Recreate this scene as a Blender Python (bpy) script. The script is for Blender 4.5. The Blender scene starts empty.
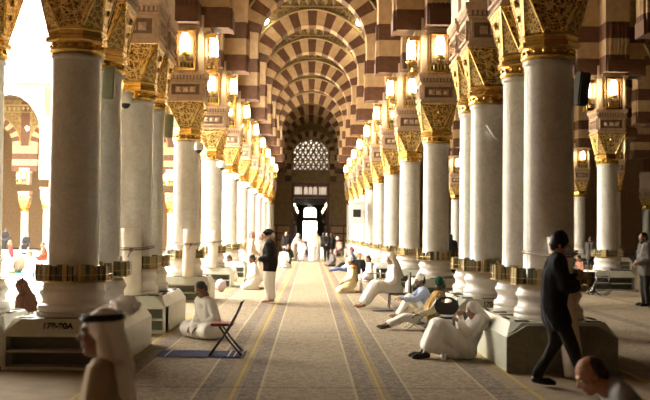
EXPOSURE = 0.96; SKY = 12.0; SUN = 1.2; OPEN0, OPEN1 = 30.0, 30.01; CY0 = 23.0
import bpy, bmesh, math, random
from mathutils import Vector as V, Matrix as M, noise as NZ
random.seed(7)
PI = math.pi
SC = bpy.context.scene
COL = SC.collection

# ------------------------------------------------------------------ helpers
def link(o, parent=None):
    COL.objects.link(o)
    if parent is not None: o.parent = parent
    return o
def to_mesh(name, bm, mats, smooth=False, recalc=True):
    if recalc: bmesh.ops.recalc_face_normals(bm, faces=bm.faces[:])
    me = bpy.data.meshes.new(name); bm.to_mesh(me); bm.free()
    for m in (mats if isinstance(mats, (list, tuple)) else [mats]): me.materials.append(m)
    if smooth: me.polygons.foreach_set('use_smooth', [True]*len(me.polygons))
    return me
def obj(name, bm, mats, parent=None, smooth=False, loc=None):
    me = to_mesh(name, bm, mats, smooth)
    o = bpy.data.objects.new(name, me); link(o, parent)
    if loc: o.location = loc
    return o
def tag(o, label, cat, group=None, kind=None):
    o['label'] = label; o['category'] = cat
    if group: o['group'] = group
    if kind: o['kind'] = kind
    return o
def thing(name, label, cat, loc=(0,0,0), rz=0, group=None, kind=None):
    o = bpy.data.objects.new(name, None); link(o)
    o.empty_display_size = .1
    o.location = loc; o.rotation_euler = (0, 0, rz)
    return tag(o, label, cat, group, kind)
def struct(name, bm, mats, smooth=False):
    o = obj(name, bm, mats, None, smooth); o['kind'] = 'structure'; return o
def copy_tree(o, parent=None):
    c = o.copy(); COL.objects.link(c)
    if parent is not None: c.parent = parent
    for ch in list(o.children): copy_tree(ch, c)
    return c
def dup(o, loc, rz=None, label=None, group=None, scale=None):
    c = copy_tree(o); c.location = loc
    if rz is not None: c.rotation_euler = (0, 0, rz)
    if label: c['label'] = label
    if group: c['group'] = group
    if scale: c.scale = scale
    return c
def BM(): return bmesh.new()
def box(bm, x0, x1, y0, y1, z0, z1, mi=0):
    vs = [bm.verts.new((x, y, z)) for z in (z0, z1) for y in (y0, y1) for x in (x0, x1)]
    for idx in ((0,2,3,1),(4,5,7,6),(0,1,5,4),(2,6,7,3),(0,4,6,2),(1,3,7,5)):
        f = bm.faces.new([vs[i] for i in idx]); f.material_index = mi
    return vs
def frame_axes(d):
    d = d.normalized()
    a = V((0,0,1)) if abs(d.z) < .9 else V((1,0,0))
    u = d.cross(a).normalized(); v = d.cross(u).normalized()
    return d, u, v
def caps(bm, p0, r0, p1, r1, n=10, m=3, mi=0):
    p0 = V(p0); p1 = V(p1)
    if (p1-p0).length < 1e-5: p1 = p0 + V((0,0,1e-4))
    d, u, v = frame_axes(p1-p0)
    rings = []
    for p, r, a0, a1 in ((p0, r0, -PI/2, 0), (p1, r1, 0, PI/2)):
        for k in range(m+1):
            a = a0 + (a1-a0)*k/m
            c = p + d*math.sin(a)*r; rr = r*math.cos(a)
            if rr < 1e-6: rings.append([bm.verts.new(c)])
            else: rings.append([bm.verts.new(c + (u*math.cos(t)+v*math.sin(t))*rr) for t in (2*PI*i/n for i in range(n))])
    for a, b in zip(rings, rings[1:]):
        for i in range(n):
            j = (i+1) % n
            if len(a) == 1: f = bm.faces.new((a[0], b[j], b[i]))
            elif len(b) == 1: f = bm.faces.new((a[i], a[j], b[0]))
            else: f = bm.faces.new((a[i], a[j], b[j], b[i]))
            f.material_index = mi
def tube(bm, pts, r, n=8, mi=0, closed=False):
    pts = [V(p) for p in pts]; rings = []; N = len(pts)
    for i, p in enumerate(pts):
        if closed: t = pts[(i+1) % N]-pts[i-1]
        else: t = pts[min(i+1, N-1)]-pts[max(i-1, 0)]
        d, u, v = frame_axes(t)
        rings.append([bm.verts.new(p+(u*math.cos(a)+v*math.sin(a))*r) for a in (2*PI*k/n for k in range(n))])
    for a, b in (zip(rings, rings[1:]+rings[:1]) if closed else zip(rings, rings[1:])):
        for i in range(n):
            j = (i+1) % n
            f = bm.faces.new((a[i], a[j], b[j], b[i])); f.material_index = mi
    if not closed:
        for r_ in (rings[0], rings[-1]):
            f = bm.faces.new(r_); f.material_index = mi
def ell(bm, c, r, rot=None, seg=14, mi=0):
    mat = M.Translation(V(c)) @ (rot.to_4x4() if rot else M()) @ M.Diagonal((r[0], r[1], r[2], 1))
    g = bmesh.ops.create_uvsphere(bm, u_segments=seg, v_segments=max(6, seg//2+1), radius=1, matrix=mat)
    for v in g['verts']:
        for f in v.link_faces: f.material_index = mi
def lathe(bm, prof, n=32, c=(0,0), mi=0, a0=0, cap=True):
    rings = []
    for r, z in prof:
        rings.append([bm.verts.new((c[0]+r*math.cos(a0+2*PI*i/n), c[1]+r*math.sin(a0+2*PI*i/n), z)) for i in range(n)])
    for a, b in zip(rings, rings[1:]):
        for i in range(n):
            j = (i+1) % n
            f = bm.faces.new((a[i], a[j], b[j], b[i])); f.material_index = mi
    if cap:
        f = bm.faces.new(rings[0]); f.material_index = mi
        f = bm.faces.new(rings[-1]); f.material_index = mi
def sqring(bm, levels, mi=0, cx=0, cy=0):
    """stack of square sections (half width, z)"""
    rings = [[bm.verts.new((cx+sx*h, cy+sy*h, z)) for sx, sy in ((-1,-1),(1,-1),(1,1),(-1,1))] for h, z in levels]
    for a, b in zip(rings, rings[1:]):
        for i in range(4):
            j = (i+1) % 4
            f = bm.faces.new((a[i], a[j], b[j], b[i])); f.material_index = mi
    for r in (rings[0], rings[-1]):
        f = bm.faces.new(r); f.material_index = mi
def quad(bm, a, b, c, d, mi=0):
    f = bm.faces.new([bm.verts.new(p) for p in (a, b, c, d)]); f.material_index = mi; return f

# ------------------------------------------------------------------ materials
def newmat(name):
    m = bpy.data.materials.new(name); m.use_nodes = True
    nt = m.node_tree; b = nt.nodes['Principled BSDF']
    return m, nt, b
def N(nt, t, **kw):
    n = nt.nodes.new(t)
    for k, v in kw.items():
        if k in n.inputs: n.inputs[k].default_value = v
        else: setattr(n, k, v)
    return n
def ramp(nt, stops, interp='LINEAR'):
    r = nt.nodes.new('ShaderNodeValToRGB'); e = r.color_ramp; e.interpolation = interp
    while len(e.elements) < len(stops): e.elements.new(.5)
    for el, (p, c) in zip(e.elements, stops): el.position = p; el.color = (*c, 1)
    return r
def objco(nt):
    return nt.nodes.new('ShaderNodeTexCoord').outputs['Object']
def plain(name, col, rough=.6, metal=0, spec=.5):
    m, nt, b = newmat(name)
    b.inputs['Base Color'].default_value = (*col, 1)
    b.inputs['Roughness'].default_value = rough; b.inputs['Metallic'].default_value = metal
    b.inputs['Specular IOR Level'].default_value = spec
    return m
def mottled(name, c1, c2, scale=8, rough=.6, metal=0, bump=0, bscale=None, bdist=.01, detail=4, stretch=None, spec=.5):
    m, nt, b = newmat(name); L = nt.links
    co = objco(nt)
    if stretch:
        mp = N(nt, 'ShaderNodeMapping'); mp.inputs['Scale'].default_value = stretch
        L.new(co, mp.inputs[0]); co = mp.outputs[0]
    n = N(nt, 'ShaderNodeTexNoise', Scale=scale, Detail=detail); L.new(co, n.inputs['Vector'])
    r = ramp(nt, [(.35, c1), (.65, c2)]); L.new(n.outputs['Fac'], r.inputs[0]); L.new(r.outputs[0], b.inputs['Base Color'])
    b.inputs['Roughness'].default_value = rough; b.inputs['Metallic'].default_value = metal
    b.inputs['Specular IOR Level'].default_value = spec
    if bump:
        n2 = N(nt, 'ShaderNodeTexNoise', Scale=bscale or scale, Detail=3); L.new(co, n2.inputs['Vector'])
        bp = N(nt, 'ShaderNodeBump', Strength=bump, Distance=bdist); L.new(n2.outputs['Fac'], bp.inputs['Height']); L.new(bp.outputs[0], b.inputs['Normal'])
    return m
def cloth(name, col, var=.85, rough=.9):
    c2 = tuple(x*var for x in col)
    return mottled(name, c2, col, 5, rough, 0, .8, 8, .05, 2, (1, 1, .4), .2)
def emis(name, col, s, base=(.9,.9,.85)):
    m, nt, b = newmat(name)
    b.inputs['Base Color'].default_value = (*base, 1)
    b.inputs['Emission Color'].default_value = (*col, 1); b.inputs['Emission Strength'].default_value = s
    return m
def ornate(name, c_hi, c_lo, scale=26, metal=.8, rough=.32, bump=.8, dist=.015):
    """carved arabesque: voronoi cell edges crossed with swirling bands"""
    m, nt, b = newmat(name); L = nt.links; co = objco(nt)
    v = N(nt, 'ShaderNodeTexVoronoi', Scale=scale, feature='DISTANCE_TO_EDGE'); L.new(co, v.inputs['Vector'])
    w = N(nt, 'ShaderNodeTexWave', Scale=scale*.35, Distortion=7.0, Detail=1.0); w.inputs['Detail Scale'].default_value = 1.6
    L.new(co, w.inputs['Vector'])
    mul = N(nt, 'ShaderNodeMath', operation='MULTIPLY'); L.new(v.outputs['Distance'], mul.inputs[0]); mul.inputs[1].default_value = 3.0
    add = N(nt, 'ShaderNodeMath', operation='MULTIPLY'); L.new(mul.outputs[0], add.inputs[0]); L.new(w.outputs['Fac'], add.inputs[1])
    sw = N(nt, 'ShaderNodeTexVoronoi', Scale=scale*.42, feature='DISTANCE_TO_EDGE'); L.new(co, sw.inputs['Vector'])
    mn = N(nt, 'ShaderNodeMath', operation='MINIMUM'); L.new(v.outputs['Distance'], mn.inputs[0]); L.new(sw.outputs['Distance'], mn.inputs[1])
    r0 = ramp(nt, [(.035, (1,1,1)), (.10, (0,0,0))]); L.new(mn.outputs[0], r0.inputs[0])
    add = N(nt, 'ShaderNodeMath', operation='ADD'); L.new(r0.outputs[0], add.inputs[0]); add.inputs[1].default_value = 0
    r = ramp(nt, [(.15, c_lo), (.7, c_hi)]); L.new(add.outputs[0], r.inputs[0]); L.new(r.outputs[0], b.inputs['Base Color'])
    b.inputs['Metallic'].default_value = metal; b.inputs['Roughness'].default_value = rough
    bp = N(nt, 'ShaderNodeBump', Strength=bump, Distance=dist); L.new(add.outputs[0], bp.inputs['Height']); L.new(bp.outputs[0], b.inputs['Normal'])
    return m
def marble(name, c1, c2, vein, rough=.22, scale=2.2, speck=.6):
    m, nt, b = newmat(name); L = nt.links; co = objco(nt)
    n1 = N(nt, 'ShaderNodeTexNoise', Scale=scale, Detail=6.0, Distortion=1.2); L.new(co, n1.inputs['Vector'])
    r1 = ramp(nt, [(.3, c1), (.7, c2)]); L.new(n1.outputs['Fac'], r1.inputs[0])
    n2 = N(nt, 'ShaderNodeTexNoise', Scale=28.0, Detail=4.0); L.new(co, n2.inputs['Vector'])
    r2 = ramp(nt, [(.5, (0,0,0)), (.68, (1,1,1))]); L.new(n2.outputs['Fac'], r2.inputs[0])
    n3 = N(nt, 'ShaderNodeTexNoise', Scale=1.3, Detail=8.0, Distortion=2.0); L.new(co, n3.inputs['Vector'])
    r3 = ramp(nt, [(.47, (0,0,0)), (.5, (1,1,1)), (.53, (0,0,0))]); L.new(n3.outputs['Fac'], r3.inputs[0])
    mx = N(nt, 'ShaderNodeMath', operation='MAXIMUM'); L.new(r2.outputs[0], mx.inputs[0]); L.new(r3.outputs[0], mx.inputs[1])
    ml = N(nt, 'ShaderNodeMath', operation='MULTIPLY'); L.new(mx.outputs[0], ml.inputs[0]); ml.inputs[1].default_value = speck
    mix = N(nt, 'ShaderNodeMixRGB'); mix.inputs['Color2'].default_value = (*vein, 1)
    L.new(ml.outputs[0], mix.inputs['Fac']); L.new(r1.outputs[0], mix.inputs['Color1']); L.new(mix.outputs[0], b.inputs['Base Color'])
    b.inputs['Roughness'].default_value = rough
    return m
# ------------------------------------------------------------------ palette
SHAFT = marble('shaft_marble', (.60,.59,.53), (.69,.68,.62), (.36,.36,.32), .2, 2.4, .32)
BASEM = marble('base_marble', (.74,.71,.66), (.82,.80,.75), (.55,.52,.48), .3, 3, .3)
PEDM = marble('pedestal_marble', (.50,.52,.42), (.60,.61,.51), (.4,.4,.33), .35, 2, .3)
GREENM = marble('pedestal_shaded_green_marble', (.22,.245,.18), (.30,.32,.24), (.13,.145,.11), .4, 3, .5)
GOLD = mottled('polished_gold', (.62,.40,.10), (.85,.60,.20), 9, .22, 1.0, .15, 30, .004)
GOLDC = ornate('carved_gold', (.95,.70,.28), (.20,.11,.03), 20, .7, .33, .9, .02)
GOLDL = ornate('gold_lattice', (.92,.68,.27), (.16,.09,.03), 34, .7, .35, .8, .012)
STONE_C = mottled('carved_pink_stone', (.50,.355,.23), (.60,.445,.30), 14, .7, 0, .4, 40, .01)
PIERLIT = mottled('lamplit_pier_stone', (.56,.43,.29), (.66,.53,.38), 5, .65, 0, .25, 30, .006)  # paler copy of the cream stone, lantern light put into its colour
STONE_SHADE = mottled('recess_shade_stone', (.18,.11,.07), (.25,.16,.10), 14, .7)  # carved stone darkened: shade of the recesses put into the colour
CREAM = mottled('cream_stone', (.40,.26,.125), (.48,.33,.17), 5, .65, 0, .25, 30, .006)
BROWN = mottled('brown_stone', (.088,.034,.012), (.125,.052,.02), 6, .65, 0, .25, 30, .006)
OCHRE = ornate('arabesque_plaster', (.30,.20,.075), (.13,.08,.025), 9, 0, .75, .7, .03)
MOULD = mottled('ochre_moulding', (.28,.19,.075), (.36,.26,.11), 10, .6, .1, .3, 30, .01)
BRASS = mottled('brass', (.45,.33,.12), (.62,.47,.2), 12, .3, .9, .1, 40, .003)
BOOKC = [plain('book_cover_%s' % n, c, .5) for n, c in (('olive', (.16,.13,.045)), ('gilt', (.34,.25,.08)), ('brown', (.19,.12,.05)), ('green', (.11,.11,.045)))]
PAGES = plain('book_pages', (.62,.55,.40), .9)
VENT = mottled('vent_grille_bronze', (.085,.05,.025), (.14,.085,.04), 30, .5, .3)
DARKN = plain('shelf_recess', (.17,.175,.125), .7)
WHITEP = plain('white_plastic', (.72,.72,.69), .4)
BLACKP = plain('black_plastic', (.012,.012,.013), .35)
OLIVEP = plain('olive_speaker_plastic', (.30,.30,.18), .5)
STEEL = plain('steel_tube', (.55,.55,.54), .25, 1)
DSTEEL = plain('dark_steel_tube', (.07,.065,.06), .35, .8)
INK = plain('black_lettering', (.015,.014,.012), .6)
GLOW = emis('lamp_glass', (1.0,.84,.58), 24)
SPOTG = emis('spot_glass', (1.0,.88,.66), 30)
WOOD = mottled('red_brown_wood', (.11,.03,.018), (.17,.05,.03), 7, .45, 0, .2, 30, .004, 4, (6,6,.6))
PANELW = mottled('tan_panel', (.42,.27,.13), (.52,.35,.18), 4, .5, 0, .1, 30, .004)
ROLLW = mottled('rolled_carpet_backing', (.66,.60,.50), (.78,.73,.63), 4, .8, 0, .35, 10, .02)
CORD = plain('brown_cord', (.20,.15,.11), .8)
WHITEWALL = mottled('white_stone', (.74,.69,.62), (.82,.78,.70), 3, .7)
CEILM = ornate('ceiling_plaster', (.16,.11,.05), (.08,.05,.025), 4, 0, .8, .5, .03)
COURTM = mottled('courtyard_white_marble', (.72,.69,.64), (.80,.77,.72), 2, .45)

def carpet_mat(name, width, bands, seam=5.75, off=0):
    """bands: list of (x start in metres, colour, floral amount)"""
    m, nt, b = newmat(name); L = nt.links; co = objco(nt)
    sep = N(nt, 'ShaderNodeSeparateXYZ'); L.new(co, sep.inputs[0])
    dv = N(nt, 'ShaderNodeMath', operation='DIVIDE'); L.new(sep.outputs[0], dv.inputs[0]); dv.inputs[1].default_value = width
    r = ramp(nt, [(x/width, c) for x, c, a in bands], 'CONSTANT'); L.new(dv.outputs[0], r.inputs[0])
    ra = ramp(nt, [(x/width, (a, a, a)) for x, c, a in bands], 'CONSTANT'); L.new(dv.outputs[0], ra.inputs[0])
    v = N(nt, 'ShaderNodeTexVoronoi', Scale=6.5, Randomness=.55); L.new(co, v.inputs['Vector'])
    rv = ramp(nt, [(.0, (1,1,1)), (.16, (.2,.2,.2)), (.2, (.9,.9,.9)), (.32, (0,0,0))]); L.new(v.outputs['Distance'], rv.inputs[0])
    n = N(nt, 'ShaderNodeTexNoise', Scale=14.0, Detail=5.0, Distortion=1.5); L.new(co, n.inputs['Vector'])
    rn = ramp(nt, [(.44, (0,0,0)), (.56, (1,1,1))]); L.new(n.outputs['Fac'], rn.inputs[0])
    mx = N(nt, 'ShaderNodeMath', operation='MAXIMUM'); L.new(rv.outputs[0], mx.inputs[0]); L.new(rn.outputs[0], mx.inputs[1])
    ml = N(nt, 'ShaderNodeMath', operation='MULTIPLY'); L.new(mx.outputs[0], ml.inputs[0]); L.new(ra.outputs[0], ml.inputs[1])
    mix = N(nt, 'ShaderNodeMixRGB'); mix.inputs['Color2'].default_value = (.10,.078,.075,1)
    L.new(ml.outputs[0], mix.inputs['Fac']); L.new(r.outputs[0], mix.inputs['Color1'])
    # cross seams
    a = N(nt, 'ShaderNodeMath', operation='ADD'); L.new(sep.outputs[1], a.inputs[0]); a.inputs[1].default_value = off
    d2 = N(nt, 'ShaderNodeMath', operation='DIVIDE'); L.new(a.outputs[0], d2.inputs[0]); d2.inputs[1].default_value = seam
    fr = N(nt, 'ShaderNodeMath', operation='FRACT'); L.new(d2.outputs[0], fr.inputs[0])
    lt = N(nt, 'ShaderNodeMath', operation='LESS_THAN'); L.new(fr.outputs[0], lt.inputs[0]); lt.inputs[1].default_value = .008
    s2 = N(nt, 'ShaderNodeMath', operation='MULTIPLY'); L.new(lt.outputs[0], s2.inputs[0]); s2.inputs[1].default_value = .65
    mix2 = N(nt, 'ShaderNodeMixRGB'); mix2.inputs['Color2'].default_value = (.09,.06,.035,1)
    L.new(s2.outputs[0], mix2.inputs['Fac']); L.new(mix.outputs[0], mix2.inputs['Color1'])
    nb = N(nt, 'ShaderNodeTexNoise', Scale=90.0, Detail=2.0); L.new(co, nb.inputs['Vector'])
    rb = ramp(nt, [(.3, (.8,.8,.8)), (.7, (1.1,1.1,1.1))]); L.new(nb.outputs['Fac'], rb.inputs[0])
    m3 = N(nt, 'ShaderNodeMixRGB', blend_type='MULTIPLY'); m3.inputs['Fac'].default_value = 1
    L.new(mix2.outputs[0], m3.inputs['Color1']); L.new(rb.outputs[0], m3.inputs['Color2']); L.new(m3.outputs[0], b.inputs['Base Color'])
    b.inputs['Roughness'].default_value = .95; b.inputs['Specular IOR Level'].default_value = .15
    bp = N(nt, 'ShaderNodeBump', Strength=.4, Distance=.01); L.new(nb.outputs['Fac'], bp.inputs['Height']); L.new(bp.outputs[0], b.inputs['Normal'])
    return m
TAN = (.37,.295,.185); GREY = (.29,.23,.155); YEL = (.46,.33,.08); LINE = (.45,.36,.22); TAN2 = (.32,.25,.15)

# ------------------------------------------------------------------ plan of the place (metres; camera at the origin looking along +y)
X0 = 3.05; BAY = 6.1
YS = [12.25, 13.6, 16.5, 17.7, 23.6] + [29.8+6.2*k for k in range(8)]   # 29.8 ... 73.2
YN = {c: y for c, y in zip('ABCDEFGHIJKLM', YS)}
ORD = ['first','second','third','fourth','fifth','sixth','seventh','eighth','ninth','tenth','eleventh','twelfth','thirteenth','fourteenth']
ZP = .60      # pedestal top
# ------------------------------------------------------------------ column (built once, then copied)
def make_column():
    root = thing('marble_column', 'x', 'column', (0,0,0), kind='thing')
    bm = BM()
    lathe(bm, [(.50,0),(.50,.06)], 8, a0=PI/8)
    lathe(bm, [(.455,.06),(.475,.075),(.485,.10),(.475,.13),(.45,.145),(.42,.15),(.40,.165),(.385,.20),(.39,.235),(.415,.25),(.415,.262),(.44,.275),(.45,.30),(.44,.325),(.41,.34),(.40,.35),(.40,.375),(.37,.385),(.36,.43)], 40)
    for v in bm.verts:
        r_ = math.hypot(v.co.x, v.co.y)
        if r_ > .37: q_ = (.37+(r_-.37)*.55)/r_; v.co.x *= q_; v.co.y *= q_
    obj('base', bm, BASEM, root, True)
    bm = BM()
    lathe(bm, [(.345,.43),(.345,.46),(.333,.47)]+[(.333-.012*t/8, .47+(3.27-.47)*t/8) for t in range(9)]+[(.325,3.28),(.345,3.295),(.345,3.335),(.325,3.34)], 48)
    for v in bm.verts: v.co.z = v.co.z if v.co.z < 1 else v.co.z-.075; v.co.x *= .955; v.co.y *= .955
    sh = obj('shaft', bm, SHAFT, root, True)
    bm = BM()
    lathe(bm, [(.315,3.34),(.345,3.36),(.355,3.385),(.345,3.41),(.32,3.42),(.31,3.45),(.33,3.47),(.33,3.49)], 40)
    for k in range(16):
        a = 2*PI*k/16; ell(bm, (.322*math.cos(a), .322*math.sin(a), 3.445), (.03,.03,.026), seg=8)
    lathe(bm, [(.37,3.49),(.39,3.51),(.39,3.56),(.365,3.58),(.365,3.62),(.385,3.64),(.375,3.66)], 8, a0=PI/8)
    for v in bm.verts: v.co.z -= .075
    obj('collar', bm, GOLD, root)
    # capital: octagon below, square above
    bm = BM()
    zb, zt, ro, hs = 3.585, 4.205, .365, .43
    oc = [V((ro*math.cos(PI/8+k*PI/4), ro*math.sin(PI/8+k*PI/4), zb)) for k in range(8)]
    sq = [V((hs,hs,zt)), V((-hs,hs,zt)), V((-hs,-hs,zt)), V((hs,-hs,zt))]
    def corner(k): return sq[k % 4]
    # oc[k] angles 22.5+45k: corner k lies between oc[2k] and oc[2k+1]
    vo = [bm.verts.new(p) for p in oc]; vq = [bm.verts.new(p) for p in sq]
    for k in range(4):
        f = bm.faces.new((vo[2*k], vo[2*k+1], vq[k])); f.material_index = 1
        f = bm.faces.new((vo[2*k+1], vo[(2*k+2) % 8], vq[(k+1) % 4], vq[k])); f.material_index = 0
    bm.faces.new(vo); bm.faces.new(vq)
    cap = obj('capital', bm, [GOLDC, GOLDL], root)
    bm = BM()
    for k in range(4):
        a, b, c, d = oc[2*k], oc[2*k+1], oc[(2*k+2) % 8], sq[k]
        e = sq[(k+1) % 4]
        for p, q in ((a, d), (b, d), (d, e), (a, b), (b, c)): caps(bm, p, .014, q, .014, 6, 1)
        # inner border of the cardinal face and its boss
        cen = (b+c+d+e)/4
        ins = [cen+(p-cen)*.72 for p in (b, c, e, d)]
        for i in range(4): caps(bm, ins[i], .008, ins[(i+1) % 4], .008, 6, 1)
        m1 = (b+c)/2; m2 = (d+e)/2
        nrm = V((m2.x, m2.y, 0)).normalized()
        pb = m1*.30+m2*.70+nrm*.012
        ell(bm, pb, (.045,.045,.055), seg=10)
        pb = m1*.62+m2*.38+nrm*.01; ell(bm, pb, (.028,.028,.045), seg=8)
    obj('gilt_border', bm, GOLD, cap)
    # impost block with carved panels
    bm = BM()
    sqring(bm, [(.43,4.28),(.455,4.30),(.455,4.33),(.42,4.34),(.42,4.76),(.44,4.78),(.44,4.81)])
    sqring(bm, [(.43,4.81),(.43,4.91)], 1)
    sqring(bm, [(.465,4.91),(.49,4.94),(.49,5.03)])
    for k in range(4):
        R = M.Rotation(k*PI/2, 4, 'Z'); s = len(bm.verts); bm.verts.ensure_lookup_table()
        for x0, x1, z0, z1 in ((-.38,.38,4.40,4.44),(-.38,.38,4.70,4.74),(-.38,-.34,4.44,4.70),(.34,.38,4.44,4.70)): box(bm, x0, x1, -.465, -.41, z0, z1)
        box(bm, -.34, .34, -.423, -.41, 4.44, 4.70, 1)
        for i in (-1,0,1):
            cx = i*.17; h = .07
            b4 = [bm.verts.new((cx+dx*h, -.424, 4.57+dz*h)) for dx, dz in ((-1,-1),(1,-1),(1,1),(-1,1))]; tip = bm.verts.new((cx, -.52, 4.57))
            for i2 in range(4): bm.faces.new((b4[i2], b4[(i2+1) % 4], tip))
        for i in range(11):
            x = -.40+.08*i; box(bm, x-.024, x+.024, -.462, -.42, 4.825, 4.905)
        bm.verts.ensure_lookup_table()
        for v in bm.verts[s:]: v.co = R @ v.co
    for v in bm.verts: v.co.z -= .075
    obj('impost_block', bm, [STONE_C, STONE_SHADE], root)
    # book rack: octagonal brass tray with two rails
    bm = BM()
    lathe(bm, [(.345,.425),(.49,.425),(.49,.44),(.345,.44)], 8, a0=PI/8)
    for z in (.515,): 
        P = [(.485*math.cos(PI/8+k*PI/4), .485*math.sin(PI/8+k*PI/4), z) for k in range(8)]
        for k in range(8): caps(bm, P[k], .006, P[(k+1) % 8], .006, 6, 1)
    for k in range(8):
        a = PI/8+k*PI/4; caps(bm, (.485*math.cos(a), .485*math.sin(a), .44), .008, (.485*math.cos(a), .485*math.sin(a), .635), .008, 6, 1)
    obj('book_rack', bm, BRASS, root)
    return root

def make_pedestal(y0, y1, shelves=True, text=None, dark_front=False):
    """block from y0 to y1 (local, about the column axis), bevelled top, shoe shelves in the front"""
    root = thing('column_pedestal', 'x', 'pedestal', (0,0,0))
    h, t = .67, .43
    bm = BM()
    xs = [-h, h]
    # sides
    def ring(hx, ya, yb, z): return [bm.verts.new(p) for p in ((-hx,ya,z),(hx,ya,z),(hx,yb,z),(-hx,yb,z))]
    r0 = ring(h, y0, y1, 0); r1 = ring(h, y0, y1, t)
    c = .12
    # top slab corners chamfered (octagonal)
    def oct_(ins, z):
        a, b_, p, q = -h+ins, h-ins, y0+ins, y1-ins
        return [bm.verts.new(v) for v in ((a+c,p,z),(b_-c,p,z),(b_,p+c,z),(b_,q-c,z),(b_-c,q,z),(a+c,q,z),(a,q-c,z),(a,p+c,z))]
    tp = oct_(.09, ZP)
    bm.faces.new(tp)
    bl, br, tr, tl = r1
    for f in ((bl,br,tp[1],tp[0]),(br,tp[2],tp[1]),(br,tr,tp[3],tp[2]),(tr,tp[4],tp[3]),(tr,tl,tp[5],tp[4]),(tl,tp[6],tp[5]),(tl,bl,tp[7],tp[6]),(bl,tp[0],tp[7])): bm.faces.new(f)
    for i in ((1,2),(2,3),(3,0)):
        bm.faces.new((r0[i[0]], r0[i[1]], r1[i[1]], r1[i[0]]))
    if not shelves: 
        f = bm.faces.new((r0[0], r0[1], r1[1], r1[0])); f.material_index = 1 if dark_front else 0
    body = obj('body', bm, [PEDM, GREENM], root)
    if dark_front:
        # green facing with shade put into its colour, over the front and sloping shoulder
        bm = BM()
        P = [(-h,0),(h,0),(h,t),(h-.24,ZP-.03),(-h+.24,ZP-.03),(-h,t)]
        a = [bm.verts.new((x, y0-.02, z)) for x, z in P]; b2 = [bm.verts.new((x, y0+.03, z)) for x, z in P]
        bm.faces.new(a); bm.faces.new(b2)
        for i in range(6): bm.faces.new((a[i], a[(i+1) % 6], b2[(i+1) % 6], b2[i]))
        obj('shaded_front_facing', bm, GREENM, root)
    if shelves:
        bm = BM(); d = .30
        for x0, x1, z0, z1 in ((-h,-h+.05,0,t),(h-.05,h,0,t),(-h+.05,h-.05,0,.035),(-h+.05,h-.05,t-.035,t)): box(bm, x0, x1, y0, y0+d, z0, z1)
        obj('front_frame', bm, PEDM, root)
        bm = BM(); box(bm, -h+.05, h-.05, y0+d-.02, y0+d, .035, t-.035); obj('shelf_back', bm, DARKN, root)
        bm = BM(); box(bm, -h+.05, h-.05, y0+.01, y0+d-.02, .205, .23); obj('shoe_shelf', bm, PEDM, root)
    # vent grilles on the top, round the base
    ys = [0] if y1-y0 < 1.6 else [0, y1-.67]
    for cy in ys:
        for sx, sy in ((-1,-1),(1,-1),(-1,1),(1,1),(0,-1),(-1,0),(1,0)):
            if sx and sy: w, l, cx, yy = .085, .065, sx*.44, cy+sy*.455
            elif sx: w, l, cx, yy = .025, .16, sx*.542, cy
            else: w, l, cx, yy = .2, .025, 0, cy+sy*.542
            if sx and sy and not (y0+.2 < yy < y1-.2): continue
            bm = BM(); box(bm, cx-w, cx+w, yy-l, yy+l, ZP+.001, ZP+.008)
            n = max(2, int(l*2/.05))
            for i in range(n): 
                q = yy-l+(i+.5)*2*l/n; box(bm, cx-w, cx+w, q-.008, q+.008, ZP+.008, ZP+.014)
            obj('vent_grille', bm, VENT, root)
    if text:
        cu = bpy.data.curves.new('num', 'FONT'); cu.body = text; cu.size = .105; cu.align_x = 'CENTER'; cu.align_y = 'CENTER'; cu.extrude = .004; cu.offset = .003
        to = bpy.data.objects.new('num', cu); COL.objects.link(to)
        dg = bpy.context.evaluated_depsgraph_get(); me = bpy.data.meshes.new_from_object(to.evaluated_get(dg)); me.materials.clear(); me.materials.append(INK)
        bpy.data.objects.remove(to)
        o = bpy.data.objects.new('number_lettering', me); link(o, root)
        ang = math.atan2(ZP-t, .09)
        o.location = (-.02, y0+.045-.008*math.sin(ang), (t+ZP)/2+.008*math.cos(ang)); o.rotation_euler = (ang, 0, 0)
    return root

# lantern: gilt frame, glass, scalloped holder
def make_lantern():
    root = thing('wall_lantern', 'x', 'lantern')
    bm = BM()                       # local: back on y=0, sticks out to -y, z from 0 to .97
    for sx in (-.235, .235):
        for sy in (-.265, -.02): box(bm, sx-.018, sx+.018, sy-.018, sy+.018, 0, .97)
    box(bm, -.253, .253, -.285, 0, .93, .97); box(bm, -.253, .253, -.285, 0, 0, .04)
    for sx in (-.235, .235): box(bm, sx-.018, sx+.018, -.25, -.03, .86, .93); box(bm, sx-.018, sx+.018, -.25, -.03, .04, .09)
    obj('gilt_frame', bm, GOLD, root)
    bm = BM(); box(bm, -.20, .20, -.03, 0, .05, .92); obj('back_panel', bm, VENT, root)
    bm = BM()
    lathe(bm, [(.05,.42),(.10,.45),(.115,.50),(.105,.80),(.08,.86),(.04,.88)], 10, c=(0,-.21))
    obj('lamp_glass', bm, GLOW, root, True)
    bm = BM()
    lathe(bm, [(.12,.34),(.14,.38),(.11,.44)], 12, c=(0,-.21))
    b2 = BM(); lathe(b2, [(.05,.87),(.10,.89),(.02,.925)], 12, c=(0,-.21)); obj('lamp_cap', b2, BRASS, root)
    caps(bm, (0,-.03,.22), .025, (0,-.21,.33), .03, 8, 2)
    for i in range(4):
        x = -.12+.08*i; caps(bm, (x,-.17,.10), .026, (x,-.17,.20), .032, 8, 2)
    box(bm, -.17, .17, -.21, -.03, .20, .23); box(bm, -.17, .17, -.21, -.03, .06, .085)
    obj('bracket', bm, BRASS, root)
    return root

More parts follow.
